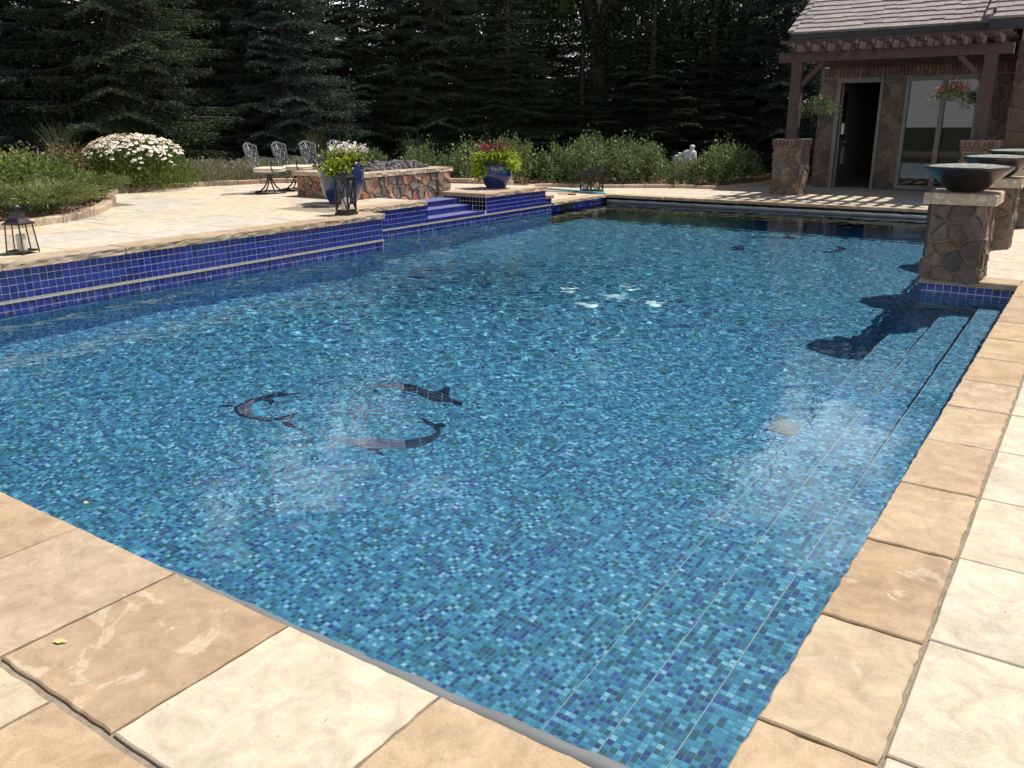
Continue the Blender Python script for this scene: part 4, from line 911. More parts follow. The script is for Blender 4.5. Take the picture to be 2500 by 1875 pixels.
# ---- fire bowl pedestals
def pedestal(y, label, blabel, w_=0.54):
    t = thing('stone_pedestal', label, 'pedestal', (-1.12, y, 0), group='rubble pedestals along the pool edge'); h_ = w_ / 2
    MB().box(-h_+.03, h_-.03, -h_+.03, h_-.03, -0.04, .72).build('core', 'mortar', t)
    for org, ud in (((-h_+.03, -h_+.03, -.02), (1,0,0)), ((h_-.03, -h_+.03, -.02), (0,1,0)), ((h_-.03, h_-.03, -.02), (-1,0,0)), ((-h_+.03, h_-.03, -.02), (0,-1,0))):
        stone_face(t, org, ud, (0,0,1), w_ - .06, .74, 0.125, rng, depth=0.03, asp=1.15, gap=.005)
    obj('cap_stone', slab_mesh('cap_stone', .63, .63, .105, rng, 'cap', step=.05, jit=.008, bev=.012, rough=('x+','x-','y+','y-'), ramp_=.008), t, (0, 0, .826))
    bl = thing('fire_bowl', blabel, 'bowl', (-1.12, y, .827), group='wide metal fire bowls on pedestals')
    prof = [(0.11, 0.0), (0.15, 0.008), (0.185, 0.035), (0.24, 0.085), (0.30, 0.14), (0.36, 0.196), (0.395, 0.228), (0.397, 0.238), (0.385, 0.241), (0.345, 0.236), (0.335, 0.222), (0.28, 0.20), (0.10, 0.19)]
    MB().lathe(prof, 56).build('bowl', 'bowl', bl, smooth=True)
    g_ = np.random.default_rng(int(y * 10)); n = 1100; r_ = .335 * np.sqrt(g_.random(n)); th = g_.random(n) * 6.283; zc = .226 + .018 * (1 - (r_/.335)**2) + g_.random(n) * .012
    c_ = np.stack([r_*np.cos(th), r_*np.sin(th), zc], -1); d_ = unit(g_.normal(size=(n,3))); s_ = perp(d_, g_); n_ = np.cross(d_, s_); V = []
    for a_, b_ in ((d_, s_), (d_, n_), (s_, n_)):
        V.append(np.stack([c_ - a_*.011, c_ - b_*.011, c_ + a_*.011, c_ + b_*.011], 1))
    obj('fire_glass', quads('fire_glass', np.concatenate(V).reshape(-1, 3), 'bead'), bl, kind='stuff')
pedestal(9.42, 'rubble stone pedestal nearest the steps, standing in front of its two neighbours', 'dark metal bowl of fire glass on the frontmost pedestal')
pedestal(12.0, 'rubble stone pedestal in the middle of the three along the pool', 'dark metal bowl of fire glass on the middle pedestal')
pedestal(14.4, 'rubble stone pedestal farthest along the pool, nearest the pergola', 'dark metal bowl of fire glass farthest back, near the pergola pillar')

# ---- fire pit
fp = thing('fire_pit', 'rectangular rubble stone fire pit with buff cap and grey rocks', 'fire pit', (0, 0, 0))
FX0, FX1, FY0, FY1, FZ1 = -11.30, -9.82, 10.02, 12.36, 0.655
MB().box(FX0 + .03, FX1 - .03, FY0 + .03, FY1 - .03, .2, .60).build('core', 'pit_mortar', fp)
stone_face(fp, (FX0+.03, FY0+.03, ZP), (1,0,0), (0,0,1), FX1 - FX0 - .06, FZ1 - ZP, .105, rng, 'pit_veneer', .04)
stone_face(fp, (FX1-.03, FY0+.03, .2), (0,1,0), (0,0,1), 1.9, FZ1 - .2, .15, rng, 'pit_veneer', .045, gap=.010)
stone_face(fp, (FX1-.01, FY0+1.94, ZP), (0,1,0), (0,0,1), .38, FZ1 - ZP, .17, rng, 'pit_veneer', .05)
stone_face(fp, (FX0+.03, FY1-.03, ZP), (0,-1,0), (0,0,1), FY1 - FY0 - .06, FZ1 - ZP, .18, rng, 'pit_veneer', .04)
for a, c_ in ((FX0 - .04, -10.9), (-10.9, -10.3), (-10.3, FX1 + .04)): slab('cap_stone', fp, a, c_, FY0 - .04, FY0 + .26, .728, .07, 'cap', rng, rough=('y-',), step=.04)
for a, c_ in ((FY0 + .26, 10.95), (10.95, 11.6), (11.6, FY1 + .04)): slab('cap_stone', fp, FX1 - .26, FX1 + .045, a, c_, .728, .07, 'cap', rng, rough=('x+',), step=.035, ramp_=.014); slab('cap_stone', fp, FX0 - .04, FX0 + .24, a, c_, .728, .07, 'cap', rng, step=.06)
slab('cap_stone', fp, FX0 + .24, FX1 - .26, FY1 - .22, FY1 + .04, .728, .07, 'cap', rng, step=.06)
g_ = np.random.default_rng(4); lav = MB()
def rock(mb, c_, r_, g_):
    ico = [(0,0,1),(0.894,0,.447),(.276,.851,.447),(-.724,.526,.447),(-.724,-.526,.447),(.276,-.851,.447),(.724,.526,-.447),(-.276,.851,-.447),(-.894,0,-.447),(-.276,-.851,-.447),(.724,-.526,-.447),(0,0,-1)]
    fc = [(0,1,2),(0,2,3),(0,3,4),(0,4,5),(0,5,1),(1,6,2),(2,7,3),(3,8,4),(4,9,5),(5,10,1),(6,7,2),(7,8,3),(8,9,4),(9,10,5),(10,6,1),(11,7,6),(11,8,7),(11,9,8),(11,10,9),(11,6,10)]
    mb.add([tuple(c_[k] + p[k] * r_ * g_.uniform(.65, 1.2) for k in range(3)) for p in ico], fc)
for _ in range(420):
    x, y = g_.uniform(FX0 + .24, FX1 - .26), g_.uniform(FY0 + .27, FY1 - .22); e = min(1, 3 * min(x - FX0 - .2, FX1 - .2 - x)); rock(lav, (x, y, .66 + .10 * e + g_.uniform(0, .06)), g_.uniform(.03, .06), g_)
lav.build('lava_rocks', 'lava', fp, kind='stuff')

# ================================================================== FURNITURE AND SMALL THINGS
def spiral(cx, cz, r0, r1, a0, turns, n=16):
    return [(cx + (r0 + (r1-r0)*k/n) * math.cos(a0 + turns*2*math.pi*k/n), cz + (r0 + (r1-r0)*k/n) * math.sin(a0 + turns*2*math.pi*k/n)) for k in range(n + 1)]
def make_chair():
    t = thing('patio_chair', 'chair', 'chair', (0,0,0), group='cast iron swivel chairs beside the fire pit')
    def bk(x, z):  # point of the reclined, slightly curved back
        q = (z - .40) / .46; return (x, -.23 - .11 * q - .03 * (1 - (x/.25)**2), z)
    ring = [( .27*math.cos(a), .27*math.sin(a), .018) for a in np.linspace(0, 2*math.pi, 28, endpoint=False)]
    MB().tube(ring, .016, 6, close=True).build('base_ring', 'bronze', t, smooth=True)
    for k in range(4):
        a = math.pi/4 + k*math.pi/2; ca, sa = math.cos(a), math.sin(a)
        P = [(r_*ca, r_*sa, z) for r_, z in ((.27,.02),(.19,.045),(.12,.10),(.07,.17),(.045,.24),(.035,.28))]
        MB().tube(P, [.014,.014,.014,.013,.012,.012], 6).build('leg', 'bronze', t, smooth=True)
    MB().lathe([(.05,.22),(.045,.27),(.035,.31),(.10,.325),(.10,.345)], 14).build('column', 'bronze', t, smooth=True)
    MB().box(-.24,.24,-.23,.24,.345,.37).build('seat_frame', 'iron', t)
    # cushion
    cm = MB(); n = 10; P = []; F = []
    for zi, (z, s_) in enumerate(((.372,.96),(.385,1.0),(.425,1.0),(.448,.95),(.455,.8))):
        for k in range(40):
            a = 2*math.pi*k/40; e = 5; ca, sa = math.cos(a), math.sin(a); r_ = 1 / (abs(ca)**e + abs(sa)**e) ** (1/e); P.append((.25*s_*r_*ca, .01 + .25*s_*r_*sa, z))
    F = [(i*40+k, i*40+(k+1)%40, (i+1)*40+(k+1)%40, (i+1)*40+k) for i in range(4) for k in range(40)] + [tuple(range(160,200)), tuple(range(40))[::-1]]
    cu = cm.add(P, F).build('seat_cushion', 'cushion', t, smooth=True)
    MB().tube([(.25/(abs(math.cos(a))**5+abs(math.sin(a))**5)**.2*math.cos(a)*1.0, .01+.25/(abs(math.cos(a))**5+abs(math.sin(a))**5)**.2*math.sin(a), .427) for a in np.linspace(0, 2*math.pi, 40, endpoint=False)], .006, 5, close=True).build('piping', 'piping', cu)
    out = [bk(-.215,.37), bk(-.225,.55), bk(-.255,.74), bk(-.27,.80), bk(-.24,.825), bk(-.19,.818), bk(-.13,.845), bk(-.06,.862), bk(0,.866), bk(.06,.862), bk(.13,.845), bk(.19,.818), bk(.24,.825), bk(.27,.80), bk(.255,.74), bk(.225,.55), bk(.215,.37)]
    MB().tube(out, .019, 7).build('back_frame', 'iron', t, smooth=True)
    sw = MB()
    for s_ in (-1, 1):
        for sp in (spiral(s_*.14,.70,.085,.012,math.pi/2 if s_>0 else math.pi/2,-1.6*s_*1.0), spiral(s_*.145,.52,.065,.01,-math.pi/2,1.5*s_), spiral(s_*.06,.775,.045,.008,0 if s_<0 else math.pi,1.3*s_), spiral(s_*.05,.44,.05,.01,math.pi/2,1.4*s_)):
            sw.tube([bk(x,z) for x,z in sp], .0115, 5)
        for C_ in ([(0,.40),(s_*.05,.50),(s_*.02,.60),(s_*.07,.70),(s_*.02,.80),(0,.86)], [(s_*.215,.42),(s_*.16,.46),(s_*.10,.56),(s_*.18,.62),(s_*.22,.60)], [(0,.62),(s_*.06,.60),(s_*.10,.62),(s_*.055,.66),(0,.62)]):
            sw.tube([bk(x,z) for x,z in C_], .0115, 5)
    sw.tube([bk(0,.40), bk(0,.86)], .012, 5); sw.tube([bk(-.22,.405), bk(.22,.405)], .011, 6)
    sw.build('scrollwork', 'iron', t, smooth=True)
    for s_ in (-1, 1):
        P = [bk(s_*.245,.63)] + [(s_*.275,-.15,.60),(s_*.285,0,.585),(s_*.285,.12,.59),(s_*.285,.19,.575),(s_*.285,.215,.54),(s_*.285,.20,.505),(s_*.285,.17,.51)]
        MB().tube(P, .012, 6).build('arm', 'iron', t, smooth=True)
        MB().tube([(s_*.285,.19,.57),(s_*.275,.15,.48),(s_*.255,.16,.40),(s_*.26,.19,.36),(s_*.25,.16,.33),(s_*.12,.1,.335)], .012, 6).build('arm_support', 'bronze', t, smooth=True)
    return t
ch = make_chair()
chairs = [((-12.18, 10.22), -62, 'scrolled iron armchair with cream cushion, farthest from the flower pot'), ((-12.27, 10.92), -68, 'scrolled iron armchair with cream cushion, second from the daisy bush'),
          ((-12.27, 11.58), -76, 'scrolled iron armchair with cream cushion, third from the daisy bush'), ((-12.25, 12.28), -80, 'scrolled iron armchair half hidden behind the potted white flowers')]
for k, ((x, y), rz, lab) in enumerate(chairs):
    c_ = ch if k == 0 else copy_tree(ch)
    c_.location = (x, y, ZP); c_.rotation_euler = (0, 0, R(rz)); c_.scale = (0.98,) * 3; c_['label'] = lab

# lanterns with crossed bars
def x_lantern(label, loc, rz, h_, w_, group):
    t = thing('lantern', label, 'lantern', loc, rz, group); a = w_ / 2
    bs = MB(); bs.box(-a*1.12, a*1.12, -a*1.12, a*1.12, 0, .03*h_/.5); bs.box(-a*.98, a*.98, -a*.98, a*.98, .03*h_/.5, .06*h_/.5); bs.build('base', 'black', t)
    z0, z1 = .06*h_/.5, h_ * .80; p = .10 * w_
    for sx in (-1, 1):
        for sy in (-1, 1): MB().box(sx*(a*.92) - p/2, sx*(a*.92) + p/2, sy*(a*.92) - p/2, sy*(a*.92) + p/2, z0, z1).build('post', 'black', t)
    for k in range(4):
        an = k * math.pi / 2; ca, sa = math.cos(an), math.sin(an); T = lambda u, v, z: (u*ca - v*sa, u*sa + v*ca, z)
        br = MB(); br.bar(T(-a*.86, -a*.94, z0), T(a*.86, -a*.94, z1), .05*w_, .05*w_, up=T(0,1,0)); br.bar(T(a*.86, -a*.955, z0), T(-a*.86, -a*.955, z1), .05*w_, .05*w_, up=T(0,1,0)); br.build('cross_bar', 'black', t)
        MB().add([T(-a*.86,-a*.86,z0), T(a*.86,-a*.86,z0), T(a*.86,-a*.86,z1), T(-a*.86,-a*.86,z1)], [(0,1,2,3)]).build('pane', 'lantern_glass', t)
    rf_ = MB(); q = .02 * h_ / .5
    for s_, za, zb in ((1.0, z1, z1 + q), (1.25, z1 + q, z1 + 2*q)): rf_.box(-a*s_, a*s_, -a*s_, a*s_, za, zb)
    zt = z1 + 2*q; s0, s1 = a*1.25, a*.62
    rf_.add([(-s0,-s0,zt),(s0,-s0,zt),(s0,s0,zt),(-s0,s0,zt),(-s1,-s1,zt+1.1*q),(s1,-s1,zt+1.1*q),(s1,s1,zt+1.1*q),(-s1,s1,zt+1.1*q)], [(0,1,5,4),(1,2,6,5),(2,3,7,6),(3,0,4,7),(4,5,6,7)])
    rf_.box(-a*.62, a*.62, -a*.62, a*.62, zt + 1.1*q, zt + 1.9*q); rf_.build('roof', 'black', t)
    MB().tube([(a*.36*math.cos(q_), 0, zt + 1.9*q + a*.36 + a*.36*math.sin(q_)) for q_ in np.linspace(0, 2*math.pi, 16, endpoint=False)], .045*w_, 5, close=True).build('ring_handle', 'black', t)
    MB().lathe([(a*.55, z0), (a*.55, z0 + .38*(z1-z0)), (a*.45, z0 + .40*(z1-z0)), (.004, z0 + .385*(z1-z0))], 18).build('candle', 'candle', t, smooth=False)
    return t
x_lantern('black metal lantern with crossed bars at the corner of the raised patio', (-8.37, 8.27, ZP), R(12), .565, .20, 'black crossed-bar lanterns')
x_lantern('shorter of the two black lanterns by the blue pole', (-9.60, 16.93, 0), R(5), .42, .20, 'black crossed-bar lanterns')
x_lantern('taller of the two black lanterns by the blue pole', (-9.25, 16.80, 0), R(5), .52, .22, 'black crossed-bar lanterns')
# carriage lantern at the left edge
def carriage(label, loc, rz):
    t = thing('lantern', label, 'lantern', loc, rz, 'carriage lanterns at the patio edge'); a, c_ = .098, .080
    def fr(z, s_): return [(s_*math.cos(math.pi/4 + k*math.pi/2)*1.414, s_*math.sin(math.pi/4 + k*math.pi/2)*1.414, z) for k in range(4)]
    bs = MB()
    L0, L1 = fr(.025, a), fr(.275, c_)
    for k in range(4): bs.bar(L0[k], L0[(k+1)%4], .014, .014)
    bs.build('base', 'bronze', t)
    for k in range(4): MB().bar(Vector(L0[k]) - Vector((0,0,.025)), Vector(L1[k]) + Vector((0,0,.006)), .013).build('post', 'bronze', t)
    for k in range(4):
        m0 = (Vector(L0[k]) + Vector(L0[(k+1)%4])) / 2; m1 = (Vector(L1[k]) + Vector(L1[(k+1)%4])) / 2; MB().bar(m0, m1, .008).build('mullion', 'bronze', t)
        MB().add([tuple(Vector(p) * .99) for p in (L0[k], L0[(k+1)%4])] + [tuple(Vector(p) * .99) for p in (L1[(k+1)%4], L1[k])], [(0,1,2,3)]).build('pane', 'lantern_glass', t)
    MB().add(fr(.02, a*.98) + fr(.028, a*.98), [(0,1,2,3),(7,6,5,4),(0,1,5,4),(1,2,6,5),(2,3,7,6),(3,0,4,7)]).build('tray', 'bronze', t)
    rf_ = MB(); V = []
    for z, s_ in ((.275, .100), (.288, .100), (.298, .082), (.330, .055), (.372, .044), (.392, .043)): V += fr(z, s_)
    rf_.add(V, [(i*4+k, i*4+(k+1)%4, (i+1)*4+(k+1)%4, (i+1)*4+k) for i in range(5) for k in range(4)] + [(20,21,22,23), (3,2,1,0)]); rf_.build('roof', 'bronze', t)
    MB().lathe([(.036,.39),(.036,.43),(.044,.432),(.044,.442),(.03,.455),(.008,.462)], 14).build('chimney', 'bronze', t)
    for k in range(10):
        an = k*math.pi/5; MB().box(-.004,.004,.034,.040,.392,.430).build('vent_bar', 'black', t, rot=(0,0,an))
    MB().lathe([(.042,.03),(.042,.175),(.036,.182),(.004,.176)], 20).build('candle', 'candle', t)
    return t
carriage('bronze carriage lantern with a white candle at the patio edge', (-8.50, 4.07, ZP), R(20))
carriage('bronze carriage lantern cut off by the photo edge', (-8.36, 3.62, ZP), R(8))

# cover roll at the far end and the cover's leading bar at the near end
cv = thing('pool_cover', 'rolled grey vinyl pool cover below the far coping', 'pool cover')
P = [(x, 16.33 + .006*math.sin(x*3.1), -.20) for x in np.linspace(-8.72, -1.37, 60)]
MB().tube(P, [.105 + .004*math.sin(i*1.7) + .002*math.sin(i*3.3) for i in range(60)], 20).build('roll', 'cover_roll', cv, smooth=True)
MB().box(-8.75, -1.36, 16.19, 16.43, -.315, -.30).build('housing_lip', 'fascia', cv)
bar = thing('cover_bar', 'grey vinyl-wrapped bar of the pool cover under the near coping', 'cover bar')
P = [(x, 1.515 + (x + 3.6) * .022 + .003*math.sin(x*7), -.085 + .003*math.sin(x*5)) for x in np.linspace(-3.9, -.545, 70)]
MB().tube(P, [.038 + .0025*math.sin(i*.9) + .002*math.sin(i*2.1+1) for i in range(70)], 16).build('sleeve', 'vinyl', bar, smooth=True)

# pole, brush and other small things
MB().tube([(-10.66, 16.97, .02), (-9.75, 16.72, .02), (-8.86, 16.48, .02)], .018, 10).build('pool_pole', 'aqua', smooth=True, label='sky blue telescopic pole lying beside the lanterns', cat='pole')
br = thing('scrub_brush', 'small dark red brush lying on the far coping', 'brush', (-9.48, 15.9, 0.0), R(16))
MB().bar((-.20, 0, .018), (.02, 0, .018), .022, .016).build('handle', 'red', br); MB().box(.02, .2, -.03, .03, .012, .03).build('head', 'red', br); MB().box(.03, .19, -.025, .025, .0, .012).build('bristles', 'black', br)
def leaf_thing(name, label, loc, m, s_):
    q = MB(); q.add([(0,0,.002),(.4*s_,.22*s_,.006),(s_,.05*s_,.003),(.45*s_,-.2*s_,.001)], [(0,1,2),(0,2,3)]); return q.build(name, m, loc=loc, label=label, cat='leaf')
leaf_thing('fallen_leaf', 'yellow leaf lying on the tan coping stone', (-2.41, 1.04, .004), 'dryleaf', .05).rotation_euler = (0, 0, .5)
leaf_thing('floating_leaf', 'yellow-green leaf floating in the pool by the near coping', (-3.63, 1.81, ZW + .003), 'dryleaf', .04)
mt_ = thing('rubber_pad', 'grey rubber pad lying on the pool floor below the steps', 'pad', (0, 0, 0))
P = [(-1.72,5.95),(-1.50,5.85),(-1.52,5.66),(-1.72,5.68)]
MB().prism(P, ZW - 1.28, ZW - 1.24).build('pad', 'greymat', mt_, recv=True)

# statue: one continuous figure
def statue():
    t = thing('statue', 'white stone figure with a bent arm rising above the rose bushes', 'statue', (-8.93, 21.0, .05), R(-6))
    me = bpy.data.meshes.new('figure')
    V = [(0.02,0,.34),(0.03,0,.50),(0.05,0,.64),(0.09,0,.735),(0.105,0,.80),(0.11,0,.87),(-.07,0,.675),(-.20,-.02,.60),(-.28,-.03,.66),(.17,0,.665),(.19,-.02,.52),(.17,-.06,.38),(-.32,0,.34),(-.335,0,.50),(-.31,0,.62)]
    E_ = [(0,1),(1,2),(2,3),(3,4),(4,5),(2,6),(6,7),(7,8),(2,9),(9,10),(10,11),(0,12),(12,13),(13,14)]
    RD = [.19,.165,.15,.055,.085,.075,.075,.06,.06,.075,.06,.05,.15,.135,.10]
    me.from_pydata(V, E_, []); o = obj('figure', me, t); me.materials.append(M['statue'])
    sk = o.modifiers.new('skin', 'SKIN'); sk.use_smooth_shade = True
    for i, r_ in enumerate(RD): me.skin_vertices[0].data[i].radius = (r_, r_ * .85)
    me.skin_vertices[0].data[0].use_root = True
    o.modifiers.new('sub', 'SUBSURF').render_levels = 2
    MB().box(-.42, .2, -.15, .15, 0, .24).build('plinth', 'cap', t)
statue()
fe = thing('iron_fence', 'black iron railing seen between pillar and pool house', 'fence', (-7.2, 25.0, 0))
for k in range(14): MB().box(-.009, .009, -.009, .009, 0, 1.2).build('picket', 'black', fe, loc=(k * .1, 0, 0))
MB().box(-.05, 1.4, -.012, .012, 1.1, 1.13).build('rail', 'black', fe); MB().box(-.05, 1.4, -.012, .012, .12, .15).build('rail', 'black', fe)

# ================================================================== PLANTS
def clump_points(g, n, rx, ry, rz, nc, base=0.12, spread=0.16):
    """leaf centres in clumps over an egg-shaped bush"""
    th = g.random(nc) * 6.283; ph = np.arccos(1 - g.random(nc) * 1.55); rr = 0.62 + 0.36 * g.random(nc)
    C = np.stack([rx*rr*np.sin(ph)*np.cos(th), ry*rr*np.sin(ph)*np.sin(th), base + rz*(0.33 + 0.67*rr*np.cos(ph))], -1)
    i = g.integers(0, nc, n); p = C[i] + g.normal(size=(n,3)) * spread * np.array([rx, ry, rz*.8]) * (0.6 + .8*g.random((nc,1)))[i]
    p[:,2] = np.abs(p[:,2] - .03) + .03
    return p
def bush_mesh(name, seed, rx, ry, rz, n, L, W, m, nc=46, upright=0.3, spread=0.16):
    g = np.random.default_rng(seed); p = clump_points(g, n, rx, ry, rz, nc, spread=spread)
    out = unit(p - np.array([0, 0, rz * .3])); d = unit(out * .6 + g.normal(size=p.shape) * .7 + np.array([0, 0, upright])); s = perp(d, g); k = 0.6 + .8 * g.random(n)
    return leaves_mesh(name, p, d, s, L * k, W * k, m)
def stems_mesh(name, seed, rx, rz, n=16, r=0.012):
    q = MB(); rg = random.Random(seed)
    for _ in range(n):
        a = rg.uniform(0, 6.28); R_ = rx * rg.uniform(.2, .75); q.tube([(0.06*math.cos(a), .06*math.sin(a), 0), (R_*.45*math.cos(a), R_*.45*math.sin(a), rz*.4), (R_*math.cos(a+.2), R_*math.sin(a+.2), rz*rg.uniform(.7, .98))], [r, r*.7, r*.35], 4)
    return q.mesh(name, 'bark')
# ---- rose bushes behind the far kerb
rose_me = [(bush_mesh('foliage', 100 + k, .62, .55, 1.0, 3400, .074, .046, 'rose', 60), stems_mesh('stems', k, .6, 1.0)) for k in range(4)]
roses = [(-14.2,13.6,.6),(-13.5,14.2,.68),(-12.6,14.6,.8),(-11.45,14.6,.85),(-12.9,15.4,.95),(-11.9,15.9,1.05),(-12.0,17.1,1.0),(-12.1,18.2,1.05),(-11.3,18.75,.9),(-10.45,18.75,1.0),(-9.75,19.05,.86),(-9.35,19.75,.95),(-8.35,19.45,.62),(-7.72,19.75,.8),(-7.55,20.1,.95),(-7.35,20.9,.8),(-9.9,20.9,.9),(-10.2,19.9,1.1),(-11.1,20.0,1.15)]
names = ['beside the stone kerb behind the chairs','second along the kerb from the chairs','between the chairs and the fire pit corner','just behind the fire pit','in the rear row behind the fire pit','behind the second blue pot','to the side of the second blue pot','in the gap past the second blue pot','rear of the blue pole','directly behind the two small lanterns','at the kerb past the small lanterns','two bushes before the statue','in front of the statue','beside the statue toward the pillar','with yellowish tips beside the pergola pillar','small, tucked by the pergola pillar','rear row short of the statue','tall, rear row behind the lanterns','tallest, rear row beyond the blue pole']
for k, (x, y, s) in enumerate(roses):
    if y > 18: y -= .22
    t = thing('rose_bush', 'green rose bush ' + names[k], 'shrub', (x, y, .05 if y > 14.2 else .3), k * 1.3, 'rose bushes along the kerb', s * .84)
    f, st_ = rose_me[k % 4]; obj('foliage', f, t); obj('stems', st_, t)
# ---- left bed
def plant(name, label, cat, loc, parts, rz=0.0, s=1.0, group=None):
    t = thing(name, label, cat, loc, rz, group, s)
    for nm, me_ in parts: obj(nm, me_, t)
    return t
plant('spirea_bush', 'large yellow-green bush at the left edge of the patio bed', 'shrub', (-15.0, 6.75, .33), [('foliage', bush_mesh('foliage', 201, .95, 1.15, .62, 7500, .062, .034, 'spirea', 70)), ('stems', stems_mesh('stems', 5, .8, .6))])
plant('spirea_bush', 'low green bush between the yellow-green bush and the juniper', 'shrub', (-13.9, 7.1, .35), [('foliage', bush_mesh('foliage', 202, .75, .65, .52, 4200, .055, .03, 'daisyleaf', 50)), ('stems', stems_mesh('stems', 6, .5, .5))])
plant('barberry_bush', 'bronze-leaved bush beside the white daisies', 'shrub', (-15.3, 8.35, .35), [('foliage', bush_mesh('foliage', 203, .55, .5, .62, 3000, .045, .026, 'redleaf', 40)), ('stems', stems_mesh('stems', 7, .4, .7))])
# daisy bush
g = np.random.default_rng(31)
def daisies():
    t = thing('daisy_bush', 'big clump of white daisies in flower beside the patio kerb', 'flowering plant', (-15.15, 9.55, .34), 0, None, 1.0)
    n = 9000; th = g.random(n) * 6.283; r = np.sqrt(g.random(n)); z = g.random(n)
    prof = 0.98 * np.sqrt(np.clip(1 - (z*.93)**2.4, 0, 1)) + .08
    p = np.stack([1.12*r*prof*np.cos(th), .95*r*prof*np.sin(th), z * .78], -1); d = unit(np.stack([np.cos(th)*.5, np.sin(th)*.5, np.full(n, .8)], -1) + g.normal(size=(n,3))*.45)
    obj('foliage', leaves_mesh('foliage', p, d, perp(d, g), .10 * (.6 + .7*g.random(n)), .022, 'daisyleaf'), t)
    q = MB(); P = []; D = []; S = []; eye = MB()
    for k in range(720):
        a = g.random() * 6.283; rr = math.sqrt(g.random()) * .93; x, y = 1.05*rr*math.cos(a), .92*rr*math.sin(a); zz = .80 * math.sqrt(max(0.03, 1 - (rr*.9)**2.6)) + .10 + g.random()*.10 - (.25*g.random() if g.random() < .25 else 0)
        tilt = unit(np.array([.6*math.cos(a)*rr + g.normal()*.25, .6*math.sin(a)*rr + g.normal()*.25 - .1, 1.0])); u = unit(np.cross(tilt, [0.3, 1, .2])); v = np.cross(tilt, u); c = np.array([x, y, zz])
        q.tube([(x*.85, y*.85, zz*.5), tuple(c - tilt*.01)], .004, 3)
        for j in range(11):
            b = 2*math.pi*j/11; dd = u*math.cos(b) + v*math.sin(b) - tilt*.12; P.append(c); D.append(unit(dd)); S.append(u*-math.sin(b) + v*math.cos(b))
        eye.lathe([(.013, 0), (.012, .006), (.004, .009)], 6, tuple(c))
    obj('flower_stems', q.mesh('flower_stems', 'daisyleaf'), t, kind='stuff')
    obj('petals', leaves_mesh('petals', np.array(P), np.array(D), np.array(S), .044, .024, 'petal_white'), t, kind='stuff'); obj('flower_eyes', eye.mesh('flower_eyes', 'daisyeye'), t, kind='stuff')
daisies()
# juniper
def juniper(label, loc, rx, ry, rz, seed, n=260):
    g = np.random.default_rng(seed); C = []; D = []
    for _ in range(n):
        a = g.random()*6.283; e = 0.25 + .55*g.random(); L = (0.75 + .45*g.random()); tip = np.array([rx*L*math.cos(a)*math.cos(e)*1.1, ry*L*math.sin(a)*math.cos(e)*1.1, rz*(.35 + .75*L*math.sin(e))])
        m_ = 60; t_ = .15 + .85*g.random(m_)**.8; c = tip[None]*t_[:,None]; c[:,2] = tip[2]*np.sin(t_*1.4)/math.sin(1.4); c += g.normal(size=c.shape)*.035*(1.1 - t_[:,None]*.6)
        dr = unit(tip*np.array([1,1,.55]) + np.array([0,0,.10])); D.append(unit(dr[None] + g.normal(size=c.shape)*.38)); C.append(c)
    C = np.concatenate(C); D = np.concatenate(D); C[:,2] = np.abs(C[:,2])
    t = thing('juniper_bush', label, 'shrub', loc, 0, 'low spreading junipers'); obj('foliage', leaves_mesh('foliage', C, D, perp(D, g), .075*(.6+.7*g.random(len(C))), .012, 'juniper'), t); obj('stems', stems_mesh('stems', seed, .5*rx, .5*rz, 8), t)
juniper('spreading green juniper at the point of the kerb before the daisies', (-12.95, 7.2, .36), .68, .62, .42, 41, 240)
juniper('spreading green juniper just above the carriage lantern', (-11.6, 5.75, .36), .85, .85, .42, 42, 260)
juniper('spreading green juniper touching the left edge of the photo', (-11.6, 4.75, .36), .7, .8, .40, 43, 220)
# catmint and grasses
def tufts(name, label, cat, loc, rx, ry, h_, n, m, L, W, seed, lean=.4, flowers=None, nf=0):
    g = np.random.default_rng(seed); a = g.random(n)*6.283; r = np.sqrt(g.random(n)); base = np.stack([rx*r*np.cos(a), ry*r*np.sin(a), h_*g.random(n)**.9*(1 - .45*r**2)], -1)
    d = unit(np.stack([np.cos(a)*r*lean, np.sin(a)*r*lean, np.ones(n)], -1) + g.normal(size=(n,3))*.33)
    t = thing(name, label, cat, loc, 0, None); obj('foliage', leaves_mesh('foliage', base, d, perp(d, g), L*(.6+.8*g.random(n)), W, m), t)
    if nf:
        i = g.integers(0, n, nf); c = base[i].copy(); c[:,2] = h_*(.8+.4*g.random(nf))*(1-.4*r[i]**2); dd = unit(d[i] + g.normal(size=(nf,3))*.6); obj('blossom', leaves_mesh('blossom', c, dd, perp(dd, g), .045, .022, flowers), t)
    return t
tufts('catmint_plant', 'grey-green catmint mound between the daisies and the first chair', 'plant', (-15.2, 11.1, .36), .75, .8, .44, 5000, 'catmint', .06, .02, 51, .5, 'petal_lilac', 160)
tufts('catmint_plant', 'grey-green catmint mound behind the first chair', 'plant', (-15.0, 12.2, .36), .8, .75, .42, 5000, 'catmint', .06, .02, 52, .5, 'petal_lilac', 60)
tufts('catmint_plant', 'grey-green catmint mound behind the middle chairs', 'plant', (-14.6, 13.2, .36), .8, .75, .42, 4600, 'catmint', .06, .02, 53, .5, 'petal_lilac', 40)
tufts('lilac_plant', 'tall stems with pale lilac blooms behind the yellow-green bush', 'plant', (-15.9, 7.9, .36), .5, .5, .72, 1200, 'daisyleaf', .06, .02, 54, .3, 'petal_lilac', 140)
